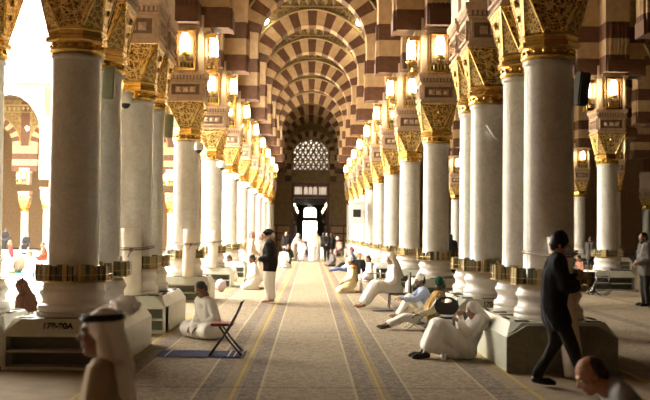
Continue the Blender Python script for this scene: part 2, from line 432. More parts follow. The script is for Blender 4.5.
# striped arch wall between two piers, span S, centred on 0, spanning x, thickness T; its jambs corbel out above the lanterns
def arch_panel(S, jamb=1.03, spring=8.75, crown=10.75, top=12.6, T=.72, nv=19, z0=6.62, rise2=.66, p=1.92, flutes=True):
    bm = BM(); half = S/2; a = half-jamb; b = crown-spring; a2 = min(half, a+rise2); b2 = b+rise2; k = 2; n = nv*k; f = T/2
    zs = [z0]; z = z0
    while z < spring-.3: z += .5; zs.append(min(z, spring))
    zs[-1] = spring
    for i in range(len(zs)-1):
        mi = 1 if i % 2 == 0 else 0
        for s in (-1, 1):
            box(bm, min(s*a, s*half), max(s*a, s*half), -f, f, zs[i], zs[i+1], mi)
            if flutes and i < 3:
                for q in range(5): y = -.22+.11*q; box(bm, min(s*a, s*(a-.06)), max(s*a, s*(a-.06)), y-.028, y+.028, zs[i], zs[i+1], mi)
            if flutes and i == 0: box(bm, min(s*a, s*(a-.075)), max(s*a, s*(a-.075)), -.32, .32, zs[0]-.03, zs[0]+.34, mi)
    def curve(aa, bb):
        D = []
        for i in range(401):
            th = PI-PI*i/400; c_, s_ = math.cos(th), math.sin(th)
            D.append((aa*math.copysign(abs(c_)**(2/p), c_), spring+bb*max(0, s_)**(2/p)))
        Ls = [0]
        for q0, q1 in zip(D, D[1:]): Ls.append(Ls[-1]+math.hypot(q1[0]-q0[0], q1[1]-q0[1]))
        out = []; j = 0
        for i in range(n+1):
            t = Ls[-1]*i/n
            while j < 399 and Ls[j+1] < t: j += 1
            f_ = (t-Ls[j])/max(1e-9, Ls[j+1]-Ls[j]); out.append((D[j][0]+(D[j+1][0]-D[j][0])*f_, D[j][1]+(D[j+1][1]-D[j][1])*f_))
        return out
    I = curve(a, b); E = curve(a2, b2)
    g = f-.07
    for i in range(n):
        mi = (i//k) % 2
        P, Q, r, s = I[i], I[i+1], E[i+1], E[i]
        for y in (-f, f): quad(bm, (P[0],y,P[1]), (Q[0],y,Q[1]), (r[0],y,r[1]), (s[0],y,s[1]), mi)
        quad(bm, (P[0],-f,P[1]), (Q[0],-f,Q[1]), (Q[0],f,Q[1]), (P[0],f,P[1]), mi)
        for y in (-g, g): quad(bm, (s[0],y,s[1]), (r[0],y,r[1]), (r[0],y,top), (s[0],y,top), 2)
        quad(bm, (s[0],-f,s[1]), (r[0],-f,r[1]), (r[0],f,r[1]), (s[0],f,s[1]), 3)
    if a2 < half-.01:
        for s in (-1, 1): box(bm, min(s*a2, s*half), max(s*a2, s*half), -g, g, spring, top, 2)
    zf = spring+b2+.14
    for y in (-f+.01, f-.01):
        tube(bm, [(q[0]*1.01, y, q[1]+.04) for q in E], .06, 6, 3)
        ny = -1 if y < 0 else 1
        if S > 4 and flutes:
            box(bm, -half, half, min(y, y-ny*.08), max(y, y-ny*.08), zf, zf+.06, 3)
            m_ = int(S/.36)
            for i in range(m_):
                x = -half+(i+.5)*S/m_
                caps(bm, (x, y-ny*.05, zf+.40), .15, (x, y-ny*.06, zf+.14), .05, 8, 2, 3)
            box(bm, -half, half, min(y+ny*.08, y-ny*.08), max(y+ny*.08, y-ny*.08), zf+.55, zf+.66, 3)
    return bm
# ------------------------------------------------------------------ people
def remesh(bm, vox, it=3):
    me = bpy.data.meshes.new('tmp'); bm.to_mesh(me); bm.free()
    o = bpy.data.objects.new('tmp', me); COL.objects.link(o)
    m = o.modifiers.new('r', 'REMESH'); m.mode = 'VOXEL'; m.voxel_size = vox
    s = o.modifiers.new('s', 'SMOOTH'); s.factor = .5; s.iterations = it
    dg = bpy.context.evaluated_depsgraph_get()
    out = bpy.data.meshes.new_from_object(o.evaluated_get(dg))
    bpy.data.objects.remove(o); bpy.data.meshes.remove(me)
    return out
def add_mesh(bm, me, mat=M(), mi=None):
    n0 = len(bm.verts); f0 = len(bm.faces)
    bm.from_mesh(me)
    bm.verts.ensure_lookup_table(); bm.faces.ensure_lookup_table()
    for v in bm.verts[n0:]: v.co = mat @ v.co
    fs = bm.faces[f0:]
    if mat.determinant() < 0: bmesh.ops.reverse_faces(bm, faces=fs)
    if mi is not None:
        for f in fs: f.material_index = mi
def head_mesh(vox):
    bm = BM()
    ell(bm, (-.012,0,.032), (.096,.077,.092)); ell(bm, (.03,0,-.025), (.062,.062,.088))
    ell(bm, (.052,0,-.088), (.036,.040,.032)); caps(bm, (.0,.05,-.06), .028, (.05,.018,-.092), .024); caps(bm, (.0,-.05,-.06), .028, (.05,-.018,-.092), .024)
    caps(bm, (.085,0,.018), .009, (.106,0,-.022), .015); ell(bm, (.094,.013,-.028), (.013,.01,.009)); ell(bm, (.094,-.013,-.028), (.013,.01,.009))
    caps(bm, (.078,-.04,.032), .012, (.084,0,.03), .011); caps(bm, (.078,.04,.032), .012, (.084,0,.03), .011)
    ell(bm, (.086,0,-.052), (.012,.024,.0065)); ell(bm, (.084,0,-.066), (.012,.02,.007))
    for s in (-1,1): ell(bm, (-.012,s*.079,-.008), (.02,.011,.034)); ell(bm, (.06,s*.04,-.015), (.022,.022,.02))
    caps(bm, (-.02,0,-.05), .055, (-.03,0,-.13), .054)
    me = remesh(bm, vox, 2)
    bm = BM(); bm.from_mesh(me); bpy.data.meshes.remove(me)
    for f in bm.faces: f.material_index = 0
    for s in (-1,1):
        ell(bm, (.079,s*.032,.010), (.0105,.014,.009), seg=8, mi=1)
        ell(bm, (.0865,s*.032,.010), (.0045,.006,.006), seg=8, mi=2)
        caps(bm, (.088,s*.018,.034), .0045, (.080,s*.046,.036), .0035, 6, 1, 2)
    caps(bm, (.0965,-.016,-.0585), .0028, (.0965,.016,-.0585), .0028, 6, 1, 2)
    out = bpy.data.meshes.new('head'); bm.to_mesh(out); bm.free(); return out
def hand_mesh(curl, vox=.0048):
    """wrist at origin, fingers along +x, thumb towards +y, palm facing -z"""
    bm = BM()
    caps(bm, (-.02,0,0), .026, (.02,.0,0), .028); 
    for y in (-.027,-.009,.009,.027): caps(bm, (.015,y*.7,0), .017, (.082,y,0), .0115, 8)
    for y, l in ((.030,.070),(.010,.080),(-.010,.074),(-.029,.058)):
        p = V((.086,y,0)); a = .12
        for seg, r in ((.45,.0095),(.32,.0085),(.23,.0075)):
            a += curl; q = p+V((math.cos(a),0,-math.sin(a)))*l*seg
            caps(bm, p, r, q, r*.92, 8); p = q
    p = V((.02,.026,-.004)); q = V((.055,.052,-.018)); caps(bm, p, .014, q, .011, 8)
    r = V((.082,.056,-.03-curl*.02)); caps(bm, q, .011, r, .0095, 8); caps(bm, r, .0095, (.102,.05,-.04-curl*.03), .008, 8)
    return remesh(bm, vox, 1)
HEAD = head_mesh(.0055); HEADL = head_mesh(.011)
HANDS = {'relaxed': hand_mesh(.35), 'grip': hand_mesh(.85), 'flat': hand_mesh(.1)}
HANDL = hand_mesh(.4, .008)
EYEW = plain('eye_white', (.6,.57,.52), .3); EYED = plain('eye_dark', (.02,.012,.008), .4)
SKINS = {n: mottled('skin_'+n, tuple(x*.88 for x in c), c, 20, .55, 0, .1, 80, .002) for n, c in (('tan', (.40,.21,.125)), ('brown', (.21,.10,.055)), ('dark', (.10,.048,.028)), ('light', (.50,.29,.19)))}
HAIRB = mottled('black_hair', (.010,.008,.007), (.025,.02,.017), 60, .5, 0, .5, 90, .006)
HAIRBR = mottled('brown_hair', (.16,.07,.03), (.24,.11,.05), 60, .5, 0, .5, 90, .006)
HAIRG = mottled('grey_hair', (.42,.38,.33), (.58,.54,.48), 60, .7, 0, .5, 90, .006)
WROBE = cloth('white_cotton', (.84,.82,.77), .92); CROBE = cloth('cream_cotton', (.66,.57,.42), .9); BEIGE = cloth('beige_cotton', (.36,.28,.18), .85)
BLACKC = cloth('black_cloth', (.015,.013,.013), .7); NAVYC = cloth('charcoal_navy_cloth', (.018,.02,.028), .7); DARKT = cloth('dark_trouser_cloth', (.03,.027,.025), .7)
BLUEC = cloth('light_blue_cotton', (.36,.43,.60), .85); JEAN = cloth('blue_denim', (.10,.14,.30), .8); GREYC = cloth('grey_cotton', (.14,.13,.12), .85)
PINKC = cloth('pink_cotton', (.20,.03,.035), .85); LAVC = cloth('pale_lavender_cotton', (.62,.52,.56), .9); OCHC = cloth('ochre_vest_cloth', (.36,.22,.055), .8)
GREENC = cloth('dark_green_felt', (.01,.075,.045), .8); BRNC = cloth('brown_wool', (.10,.045,.028), .75); REDC = cloth('red_felt', (.38,.05,.04), .8)
TERRA = cloth('terracotta_cotton', (.14,.035,.018), .8); MAUVE = cloth('mauve_brown_cotton', (.33,.22,.19), .85); YELC = cloth('pale_yellow_cotton', (.80,.66,.40), .9)
LGREY = cloth('pale_grey_blue_cotton', (.34,.36,.38), .85); SALM = cloth('salmon_cotton', (.50,.25,.17), .85); ORNG = cloth('orange_tan_shawl', (.55,.25,.07), .85)
MASKM = plain('blue_paper_mask', (.38,.54,.64), .8)
AGAL = plain('black_cord', (.01,.01,.01), .7); SHOE = plain('black_leather', (.016,.013,.012), .4)
def checked(name, c1, c2):
    m, nt, b = newmat(name); L = nt.links; co = objco(nt)
    ch = N(nt, 'ShaderNodeTexChecker', Scale=46.0); ch.inputs['Color1'].default_value = (*c1,1); ch.inputs['Color2'].default_value = (*c2,1)
    L.new(co, ch.inputs['Vector']); L.new(ch.outputs[0], b.inputs['Base Color']); b.inputs['Roughness'].default_value = .9
    return m
REDCHK = checked('red_white_check', (.50,.06,.06), (.70,.50,.46))

def lerp(a, b, t): return V(a)+(V(b)-V(a))*t
def pose(kind, lean=0.0, arms=None, nod=0.0, yaw=0.0, stride=.34, seat=.45, k=1.0, back=None, hf=None):
    """joint positions facing +x, left = +y"""
    J = {}
    S = lambda **kw: J.update({a: V(b) for a, b in kw.items()})
    def upper(pel, sl):
        """torso above the pelvis with forward slope sl (radians)"""
        up = V((math.sin(sl),0,math.cos(sl))); fw = V((math.cos(sl),0,-math.sin(sl)))
        J['pel'] = V(pel); J['chest'] = J['pel']+up*.32; J['neck'] = J['pel']+up*.53
        J['head'] = J['neck']+(up*.115+V((.03,0,.03)))*1.0
        for s, c in ((1,'L'),(-1,'R')):
            sh = J['pel']+up*.47+V((0,s*.175,0)); J['sh'+c] = sh
            if arms in (None,'down'): el = sh-up*.28+V((-.03,s*.05,0)); wr = el+V((.09,s*.01,-.23))
            elif arms == 'clasp': el = sh-up*.27+V((-.01,s*.07,0)); wr = el+V((.20,-s*.19,-.10))
            elif arms == 'fold': el = sh-up*.25+V((.09,s*.06,0)); wr = el+V((.15,-s*.24,.03+.05*s))
            elif arms == 'lap': el = sh-up*.25+V((.04,s*.08,-.02)); wr = el+V((.21,-s*.14,-.12))
            elif arms == 'knees': el = sh+V((.20,s*.07,-.18)); wr = el+V((.22,-s*.05,.01))
            elif arms == 'reach': el = sh+V((.14,s*.04,-.24)); wr = el+V((.24,-s*.02,-.06))
            elif arms == 'phone': el = sh+V((.17,s*.05,-.20)); wr = el+V((.06,-s*.13,.24)) if s < 0 else el+V((.12,-s*.10,.16))
            elif arms == 'push': el = sh+V((.10,s*.05,-.25)); wr = el+V((.24,0,0))
            elif arms == 'prop': el = sh+V((-.10,s*.08,-.25)); wr = el+V((-.08,s*.03,-.22))
            J['el'+c] = el; J['wr'+c] = wr
    def legs(hip, knee, ank, toe=None, sy=(.09,.10,.09)):
        for s, c in ((1,'L'),(-1,'R')):
            J['hip'+c] = V((hip[0], s*sy[0], hip[1])); J['kn'+c] = V((knee[0], s*sy[1], knee[1])); J['an'+c] = V((ank[0], s*sy[2], ank[1]))
            J['toe'+c] = V((toe[0], s*(sy[2]+.02), toe[1])) if toe else J['an'+c]+V((.16,s*.02,-.045))
    if kind == 'stand':
        upper((0,0,.93), lean); legs((0,.9), (.02,.49), (-.02,.085))
    elif kind == 'walk':
        upper((0,0,.91), .05+lean); legs((0,.88), (0,.48), (0,.085))
        J['knR'] = V((stride*.52,-.09,.50)); J['anR'] = V((stride*.95,-.08,.10)); J['toeR'] = V((stride*.95+.17,-.09,.075))
        bk = stride if back is None else back
        J['knL'] = V((-.06+.1*(back is not None),.09,.48)); J['anL'] = V((-bk,.08,.10)); J['toeL'] = V((-bk+.16,.09,.035))
    elif kind == 'cross':
        upper((0,0,.12), lean)
        for s, c in ((1,'L'),(-1,'R')):
            J['hip'+c] = V((.0,s*.10,.11)); J['kn'+c] = V((.30,s*.31,.13)); J['an'+c] = V((.26,-s*.10,.07+.03*(s > 0))); J['toe'+c] = V((.30,-s*.24,.06+.03*(s > 0)))
    elif kind == 'knees':
        upper((0,0,.12), lean); legs((0,.12), (.40*k,.44), (.62*k,.085), None, (.09,.10,.09))
    elif kind == 'stretch':
        upper((0,0,.12), lean); legs((0,.11), (.42,.16), (.82,.08), (.86,.21), (.09,.10,.07))
    elif kind == 'seiza':
        upper((0,0,.27), lean); legs((0,.25), (.38,.075), (-.06,.06), (-.20,.045), (.09,.12,.10))
    elif kind == 'kneel':
        upper((0,0,.52), lean); legs((0,.5), (.10,.075), (-.33,.06), (-.45,.045), (.09,.11,.10))
    elif kind == 'chair':
        upper((0,0,seat+.10), lean); legs((0,seat+.08), (.44*k,seat+.07), (.50*k,.085), None, (.09,.11,.10))
    elif kind == 'lowchair':
        upper((0,0,seat+.10), lean); legs((0,seat+.08), (.46,seat+.17), (.78,.085), None, (.09,.11,.11))
    if hf: J['head'] = J['neck']+V((hf[0], 0, hf[1]))
    J['nod'] = nod; J['yaw'] = yaw
    return J

def head_mat(J):
    return M.Translation(J['head']) @ M.Rotation(J['yaw'], 4, 'Z') @ M.Rotation(J['nod'], 4, 'Y')
def hand_mat(J, c):
    d = (J['wr'+c]-J['el'+c]).normalized(); up = V((0,0,1)) if abs(d.z) < .8 else V((0,1 if c == 'L' else -1,0))
    y = up.cross(d).normalized(); z = d.cross(y)
    R = M((d, y, z)).transposed().to_4x4()
    s = -1 if c == 'L' else 1
    return M.Translation(J['wr'+c]+d*.01) @ R @ M.Diagonal((1, s, 1, 1))
def torso(bm, J, g, low=True):
    lat = (J['shL']-J['shR']).normalized(); ch = J['chest']; pe = J['pel']
    if low: caps(bm, J['hipL'], .095+g, J['hipR'], .095+g)
    for s in (1,-1):
        caps(bm, pe+lat*s*.06, .10+g, ch+lat*s*.075, .108+g)
        sh = J['shL'] if s > 0 else J['shR']
        caps(bm, ch+lat*s*.07, .10+g, sh-lat*s*.05, .065+g)
        caps(bm, J['neck']-(J['neck']-ch)*.12, .05+g, sh, .05+g*.8)
def sleeves(bm, J, g, end=.93):
    for c in 'LR':
        caps(bm, J['sh'+c], .052+g, J['el'+c], .042+g); caps(bm, J['el'+c], .042+g, lerp(J['el'+c], J['wr'+c], end), .030+g)
def trouser(bm, J, g, end=.96):
    caps(bm, J['hipL'], .098+g, J['hipR'], .098+g); caps(bm, J['pel'], .10+g, lerp(J['pel'], J['chest'], .25), .10+g)
    for c in 'LR':
        caps(bm, J['hip'+c], .086+g, J['kn'+c], .058+g); caps(bm, J['kn'+c], .058+g, lerp(J['kn'+c], J['an'+c], end), .042+g)
def skirt(bm, J, hem=.9, w=1.0):
    e = {c: lerp(J['kn'+c], J['an'+c], hem) for c in 'LR'}
    for c in 'LR':
        caps(bm, J['hip'+c], .118*w, J['kn'+c], .105*w); caps(bm, J['kn'+c], .105*w, e[c], .085*w)
    mh = (J['hipL']+J['hipR'])/2; mk = (J['knL']+J['knR'])/2; me_ = (e['L']+e['R'])/2
    caps(bm, mh, .12*w, mk, .105*w); caps(bm, mk, .10*w, me_, .085*w)
    caps(bm, J['hipL'], .1, J['hipR'], .1)
    if mk.z > mh.z+.2:
        lo = V((mk.x*.55, 0, .11)); hi = lerp(mh, mk, .6)
        for y in (-.09, .09):
            o_ = V((0,y,0)); caps(bm, mh+o_, .10*w, lo+o_, .085*w); caps(bm, lo+o_, .085*w, me_+o_*.6, .07*w); caps(bm, lo+o_, .085*w, hi+o_, .085*w)
        caps(bm, J['pel']+V((.10,0,.08)), .12, lerp(mh, mk, .5)+V((-.04,0,.03)), .10)
    if (J['knL']-J['knR']).length > .3 or (J['anL']-J['anR']).length > .3:
        for t in (.25,.5,.75):
            caps(bm, mh, .1, lerp(J['knL'], J['knR'], t), .085*w); caps(bm, lerp(J['knL'], J['knR'], t), .085*w, lerp(e['L'], e['R'], t), .075*w)

def person(label, loc, heading, J, skin='tan', H=1.70, fine=True, wear=(), shoes=None, hands='relaxed', group=None, nohead=False):
    s = H/1.70
    root = thing('person', label, 'person', loc, math.radians(heading), group); root.scale = (s, s, s)
    vox = .014 if fine else .028
    hm = head_mat(J)
    bm = BM()
    torso(bm, J, -.004)
    neck0 = J['neck']-(J['neck']-J['chest'])*.1
    caps(bm, neck0, .058, hm @ V((-.02,0,-.07)), .052)
    for c in 'LR':
        caps(bm, J['sh'+c], .05, J['el'+c], .040); caps(bm, J['el'+c], .041, J['wr'+c], .027)
        caps(bm, J['hip'+c], .084, J['kn'+c], .056); caps(bm, J['kn'+c], .055, J['an'+c], .036)
        caps(bm, J['an'+c]+V((0,0,-.02)), .036, lerp(J['an'+c], J['toe'+c], .75)+V((0,0,-.01)), .032); caps(bm, lerp(J['an'+c], J['toe'+c], .75), .032, J['toe'+c], .024)
        ba = (J['an'+c]-J['toe'+c]); ba.normalize(); caps(bm, J['an'+c], .034, J['an'+c]+ba*.04+V((0,0,-.035)), .03)
    bme = remesh(bm, vox, 2)
    for v in bme.vertices: v.co.z = max(v.co.z, .004)
    bm = BM(); add_mesh(bm, bme, M(), 0); bpy.data.meshes.remove(bme)
    add_mesh(bm, HEAD if fine else HEADL, hm)
    for c in 'LR': add_mesh(bm, HANDS[hands] if fine else HANDL, hand_mat(J, c), 0)
    obj('body', bm, [SKINS[skin], EYEW, EYED], root, True)
    parts = {}
    for w in wear:
        kind, mt = w[0], w[1]; opt = w[2] if len(w) > 2 else {}
        bm = BM(); v2 = .018 if fine else .028; it = 4
        name = opt.get('name', kind)
        if kind == 'robe':
            torso(bm, J, .026); sleeves(bm, J, .026); skirt(bm, J, opt.get('hem', .86), opt.get('w', 1.0))
        elif kind == 'shirt': torso(bm, J, .02); sleeves(bm, J, .022, opt.get('end', .93))
        elif kind == 'long_shirt': torso(bm, J, .024); sleeves(bm, J, .024, opt.get('end', .93)); skirt(bm, {**J, 'anL': J['knL']+V((0,0,.02)), 'anR': J['knR']+V((0,0,.02)), 'knL': lerp(J['hipL'], J['knL'], .5), 'knR': lerp(J['hipR'], J['knR'], .5)}, .9, 1.1)
        elif kind == 'jacket':
            torso(bm, J, .040); sleeves(bm, J, .034, .9)
            for c in 'LR': caps(bm, J['hip'+c], .135, lerp(J['hip'+c], J['kn'+c], opt.get('len', .25)), .125)
            caps(bm, (J['hipL']+J['hipR'])/2, .13, lerp((J['hipL']+J['hipR'])/2, (J['knL']+J['knR'])/2, opt.get('len', .25)), .125)
        elif kind == 'vest': torso(bm, J, .046)
        elif kind == 'trousers': trouser(bm, J, .018, opt.get('end', .96))
        elif kind == 'abaya':
            torso(bm, J, .04); sleeves(bm, J, .045); skirt(bm, J, .95, 1.25)
            ell(bm, hm @ V((-.02,0,.02)), (.115,.098,.118)); caps(bm, hm @ V((-.03,0,-.08)), .10, J['chest']+V((0,0,.08)), .15)
        elif kind == 'hair':
            ell(bm, (-.024,0,.046), (.098,.084,.092)); caps(bm, (-.06,.0,-.02), .07, (-.06,0,-.04), .055)
            caps(bm, (-.02,.072,.02), .014, (-.015,.074,-.005), .01); caps(bm, (-.02,-.072,.02), .014, (-.015,-.074,-.005), .01)
        elif kind == 'fringe_hair':
            ell(bm, (-.045,0,.03), (.075,.083,.085)); caps(bm, (-.04,.07,.01), .02, (-.02,.074,-.01), .012); caps(bm, (-.04,-.07,.01), .02, (-.02,-.074,-.01), .012); caps(bm, (-.07,0,-.02), .05, (-.07,0,-.05), .045)
        elif kind == 'beard':
            ell(bm, (.058,0,-.098), (.042,.05,.045)); caps(bm, (.01,.062,-.04), .018, (.05,.03,-.10), .026); caps(bm, (.01,-.062,-.04), .018, (.05,-.03,-.10), .026); caps(bm, (.096,-.022,-.043), .007, (.096,.022,-.043), .007)
        elif kind == 'cap':
            caps(bm, (-.012,0,.055), .094, (-.012,0,.085), .088, 20, 5)
        elif kind == 'flat_cap':      # wide black felt cap
            ell(bm, (-.012,0,.085), (.125,.105,.045)); caps(bm, (-.012,0,.055), .094, (-.012,0,.08), .09, 20, 4)
        elif kind == 'beanie':
            caps(bm, (-.016,0,.035), .097, (-.022,0,.075), .09, 20, 5); caps(bm, (-.01,0,.02), .1, (-.01,0,.05), .1, 20, 2)
        elif kind == 'peak_cap':
            caps(bm, (-.016,0,.045), .097, (-.02,0,.07), .09, 20, 5); ell(bm, (.09,0,.065), (.055,.07,.012))
        elif kind in ('head_scarf', 'hood'):
            ell(bm, (-.034,0,.036), (.108,.092,.104))
            for sy in (1,-1): caps(bm, (-.02,sy*.075,.03), .03, (-.045,sy*.105,-.14), .042); caps(bm, (-.045,sy*.105,-.14), .045, (-.02,sy*.13,-.27), .05)
            caps(bm, (-.07,0,-.02), .075, (-.10,0,-.20), .09); caps(bm, (-.10,.09,-.20), .06, (-.12,.06,-.42), .07); caps(bm, (-.10,-.09,-.20), .06, (-.12,-.06,-.42), .07); caps(bm, (-.10,.11,-.2), .05, (-.10,-.11,-.2), .05)
            if kind == 'hood': ell(bm, (-.01,0,.035), (.115,.10,.115)); caps(bm, (-.02,0,.11), .05, (-.07,0,.15), .02)
        elif kind == 'mask':
            ell(bm, (.068,0,-.052), (.050,.056,.052)); 
        elif kind == 'shawl':
            lat = (J['shL']-J['shR']).normalized()
            caps(bm, J['shL'], .085, J['shR'], .085); caps(bm, J['neck']-V((.08,0,.05)), .09, J['pel']-V((.10,0,-.12)), .10)
        inh = kind in ('hair','fringe_hair','beard','cap','flat_cap','beanie','peak_cap','head_scarf','hood','mask')
        if inh: v2 = .011 if fine else .018; it = 2
        me = remesh(bm, v2, it)
        if inh: me.transform(hm)
        elif fine or kind in ('robe','abaya'):
            nv_ = [v.normal.copy() for v in me.vertices]
            for v, nn in zip(me.vertices, nv_):
                q = v.co; a_ = NZ.noise(V((q.x*8+loc[0]*3, q.y*8, q.z*2.2)))*.015+NZ.noise(V((q.x*17, q.y*17+loc[1], q.z*7)))*.006
                v.co = q+nn*(a_+.002)
        if not inh:
            for v in me.vertices: v.co.z = max(v.co.z, .004)
        me.materials.clear(); me.materials.append(mt); me.polygons.foreach_set('use_smooth', [True]*len(me.polygons))
        o = bpy.data.objects.new(name, me); link(o, root)
        if opt.get('agal'):
            b2 = BM(); 
            for z, q in ((.078,.101),(.095,.096)): tube(b2, [(-.022+q*1.08*math.cos(a), q*math.sin(a)*.95, z) for a in (2*PI*i/24 for i in range(24))], .011, 8, closed=True)
            me = to_mesh('agal', b2, AGAL, True); me.transform(hm); link(bpy.data.objects.new('head_cord', me), o)
    if shoes:
        for c in 'LR':
            bm = BM(); a, t = J['an'+c], J['toe'+c]
            caps(bm, a+V((-.025,0,-.035)), .043, lerp(a, t, .8)+V((0,0,-.012)), .043); caps(bm, lerp(a, t, .8), .042, t+(t-a).normalized()*.03, .032); caps(bm, a+V((0,0,-.02)), .048, a+V((0,0,.02)), .045)
            me = remesh(bm, .014 if fine else .025, 2)
            for v in me.vertices: v.co.z = max(v.co.z, .003)
            me.materials.append(shoes); me.polygons.foreach_set('use_smooth', [True]*len(me.polygons))
            link(bpy.data.objects.new('shoe', me), root)
    return root
# ------------------------------------------------------------------ people in the nave
T = .014
P_ = pose
person('man in dark jacket, beanie and blue face mask walking past a pedestal', (2.63, 10.5, T), -6, P_('walk', .02, 'fold', .14, -.05, .34, .45, 1.0, .17), 'tan', 1.66, True,
       [('trousers', DARKT), ('jacket', NAVYC, {'len': .38}), ('hair', HAIRB), ('beanie', BLACKC, {'name': 'cap'}), ('mask', MASKM, {'name': 'face_mask'})], SHOE)
person('bearded man in black cap and blazer standing with clasped hands', (-.95, 22.8, T), 180, P_('stand', .02, 'clasp', .1), 'light', 1.66, True,
       [('robe', WROBE, {'hem': .80, 'w': 1.08}), ('jacket', BLACKC, {'len': .34, 'w': 1.2}), ('hair', HAIRG), ('beard', HAIRG), ('flat_cap', BLACKC, {'name': 'cap'})]).scale = (1.24, 1.12, .985)
person('man in long cream robe and red checked headscarf standing by shelves', (-1.90, 31.0, T), 10, P_('stand', 0, 'clasp'), 'tan', 1.66, True,
       [('robe', CROBE, {'hem': .95, 'w': 1.15}), ('head_scarf', REDCHK)], SHOE)
person('man in red headscarf partly hidden behind the black-blazered man', (-1.66, 32.5, T), -60, P_('stand', 0, 'down'), 'brown', 1.62, False,
       [('robe', WROBE, {'hem': .95}), ('head_scarf', REDCHK)], SHOE)
person('dark-haired man in white robe sitting cross-legged beside the blue mat', (-1.53, 15.25, T), 218, P_('cross', .34, 'lap', .6, 0), 'brown', 1.68, True,
       [('robe', WROBE, {'hem': .9, 'w': 1.2}), ('hair', HAIRB)], None, 'relaxed')
person('dark-haired man in white kneeling beside the standing robed men', (-1.55, 28.2, T), 188, P_('seiza', .22, 'lap', .4), 'brown', 1.62, True, [('robe', WROBE), ('hair', HAIRB)])
person('dark-haired man sitting low behind the white shelves by courtyard columns', (-2.62, 33.3, T), 200, P_('cross', .25, 'lap', .5), 'brown', 1.65, False, [('robe', WROBE), ('hair', HAIRB)])
person('person in white robe and cap sitting in mid nave', (-1.25, 45.5, T), 60, P_('seiza', .1, 'lap', .1), 'dark', 1.6, False, [('robe', WROBE), ('hair', HAIRB), ('cap', WROBE)])
person('person in dark clothes sitting behind the white-capped sitter', (-1.12, 49.5, T), -90, P_('lowchair', 0, 'lap', .1, 0, .34, .2), 'brown', 1.65, False, [('shirt', BLACKC), ('trousers', DARKT), ('hair', HAIRB)], SHOE)
# group by the gate
person('man in open black suit and white shirt standing by the gate', (-1.42, 57.2, T), -95, P_('stand', 0, 'down'), 'tan', 1.70, False, [('shirt', WROBE), ('trousers', DARKT), ('jacket', BLACKC), ('hair', HAIRB)], SHOE)
person('stooping person in pale robe pushing the wheelchair', (-.98, 58.0, T), -20, P_('stand', .45, 'push', -.1), 'tan', 1.68, False, [('robe', CROBE), ('head_scarf', WROBE)], SHOE)
person('dark-haired man in grey top seated in the wheelchair', (-.48, 57.0, T), -90, P_('chair', .05, 'lap', .2, 0, .34, .46), 'brown', 1.66, False, [('shirt', GREYC), ('robe', LAVC, {'name': 'robe'}), ('hair', HAIRB)], SHOE)
person('person in black standing behind the wheelchair', (-.72, 59.6, T), -90, P_('stand', 0, 'down'), 'brown', 1.62, False, [('abaya', BLACKC)])
person('man in white robe walking away towards the bright gate', (.10, 56.4, T), 70, P_('stand', .04, 'down'), 'tan', 1.70, False, [('robe', WROBE, {'hem': .95, 'w': 1.2}), ('head_scarf', WROBE)])
person('person in white robe and golden headscarf among the gate group', (.36, 57.6, T), 90, P_('stand', 0, 'down'), 'tan', 1.70, False, [('robe', WROBE, {'hem': .95, 'w': 1.15}), ('head_scarf', YELC)])
person('man in dark vest over white robe among the gate group', (.82, 58.6, T), 80, P_('stand', 0, 'down'), 'brown', 1.68, False, [('robe', WROBE), ('vest', BLACKC), ('hair', HAIRB)])
person('man in black suit and dark shirt facing the camera by the gate', (.98, 56.8, T), -100, P_('stand', 0, 'clasp'), 'tan', 1.68, False, [('shirt', BLACKC), ('trousers', DARKT), ('jacket', BLACKC), ('hair', HAIRB)], SHOE)
person('woman in black abaya standing by the gate post', (1.30, 56.8, T), 180, P_('stand', 0, 'clasp'), 'tan', 1.68, False, [('abaya', BLACKC)])
person('bent man in mauve brown robe and white cap near the gate', (1.72, 52.6, T), 205, P_('chair', .35, 'lap', .3, 0, .34, .62), 'brown', 1.66, False, [('robe', MAUVE), ('cap', WROBE), ('hair', HAIRB)])
# the row of sitters on the aisle side
person('small person in grey sitting far along the sitting row', (1.15, 48.5, T), 200, P_('cross', .1, 'lap', .3), 'brown', 1.6, False, [('robe', GREYC), ('hair', HAIRB)])
person('man in white cap and blue jeans with legs stretched out', (1.62, 41.2, T), 185, P_('stretch', -.05, 'lap', .1), 'tan', 1.66, False, [('trousers', JEAN), ('shirt', WROBE), ('head_scarf', WROBE)])
person('man in dark red hat and blue jacket sitting', (1.86, 42.8, T), 185, P_('lowchair', 0, 'lap', .1, 0, .34, .16), 'tan', 1.66, False, [('trousers', DARKT), ('jacket', JEAN), ('hair', HAIRB), ('cap', REDC)], SHOE)
person('person in black with pale cap seen from behind, sitting', (1.84, 36.8, T), 75, P_('cross', .15, 'lap', .1), 'light', 1.66, False, [('robe', BLACKC), ('cap', SALM)])
person('dark-haired person in white sitting behind the steel walking frame', (2.12, 34.0, T), 190, P_('cross', .1, 'lap', .3), 'brown', 1.62, False, [('robe', WROBE), ('hair', HAIRB)])
person('kneeling man in cream robe, orange shawl and white cap', (1.16, 26.9, T), 192, P_('seiza', .02, 'lap', .2), 'tan', 1.58, True, [('robe', YELC), ('shawl', ORNG), ('hair', HAIRB), ('cap', WROBE)])
person('barefoot man in white robe and white headscarf on a low chair', (1.90, 21.6, T), 190, P_('lowchair', .14, 'lap', .25, 0, .34, .34), 'tan', 1.66, True, [('robe', WROBE, {'hem': .78, 'w': 1.3}), ('head_scarf', WROBE)])
person('man in light blue shirt and white cap sitting with arms on knees', (2.30, 18.95, T), 186, P_('knees', .22, 'knees', .1), 'brown', 1.60, True, [('trousers', WROBE), ('shirt', BLUEC), ('hair', HAIRB), ('beard', HAIRB), ('cap', WROBE)])
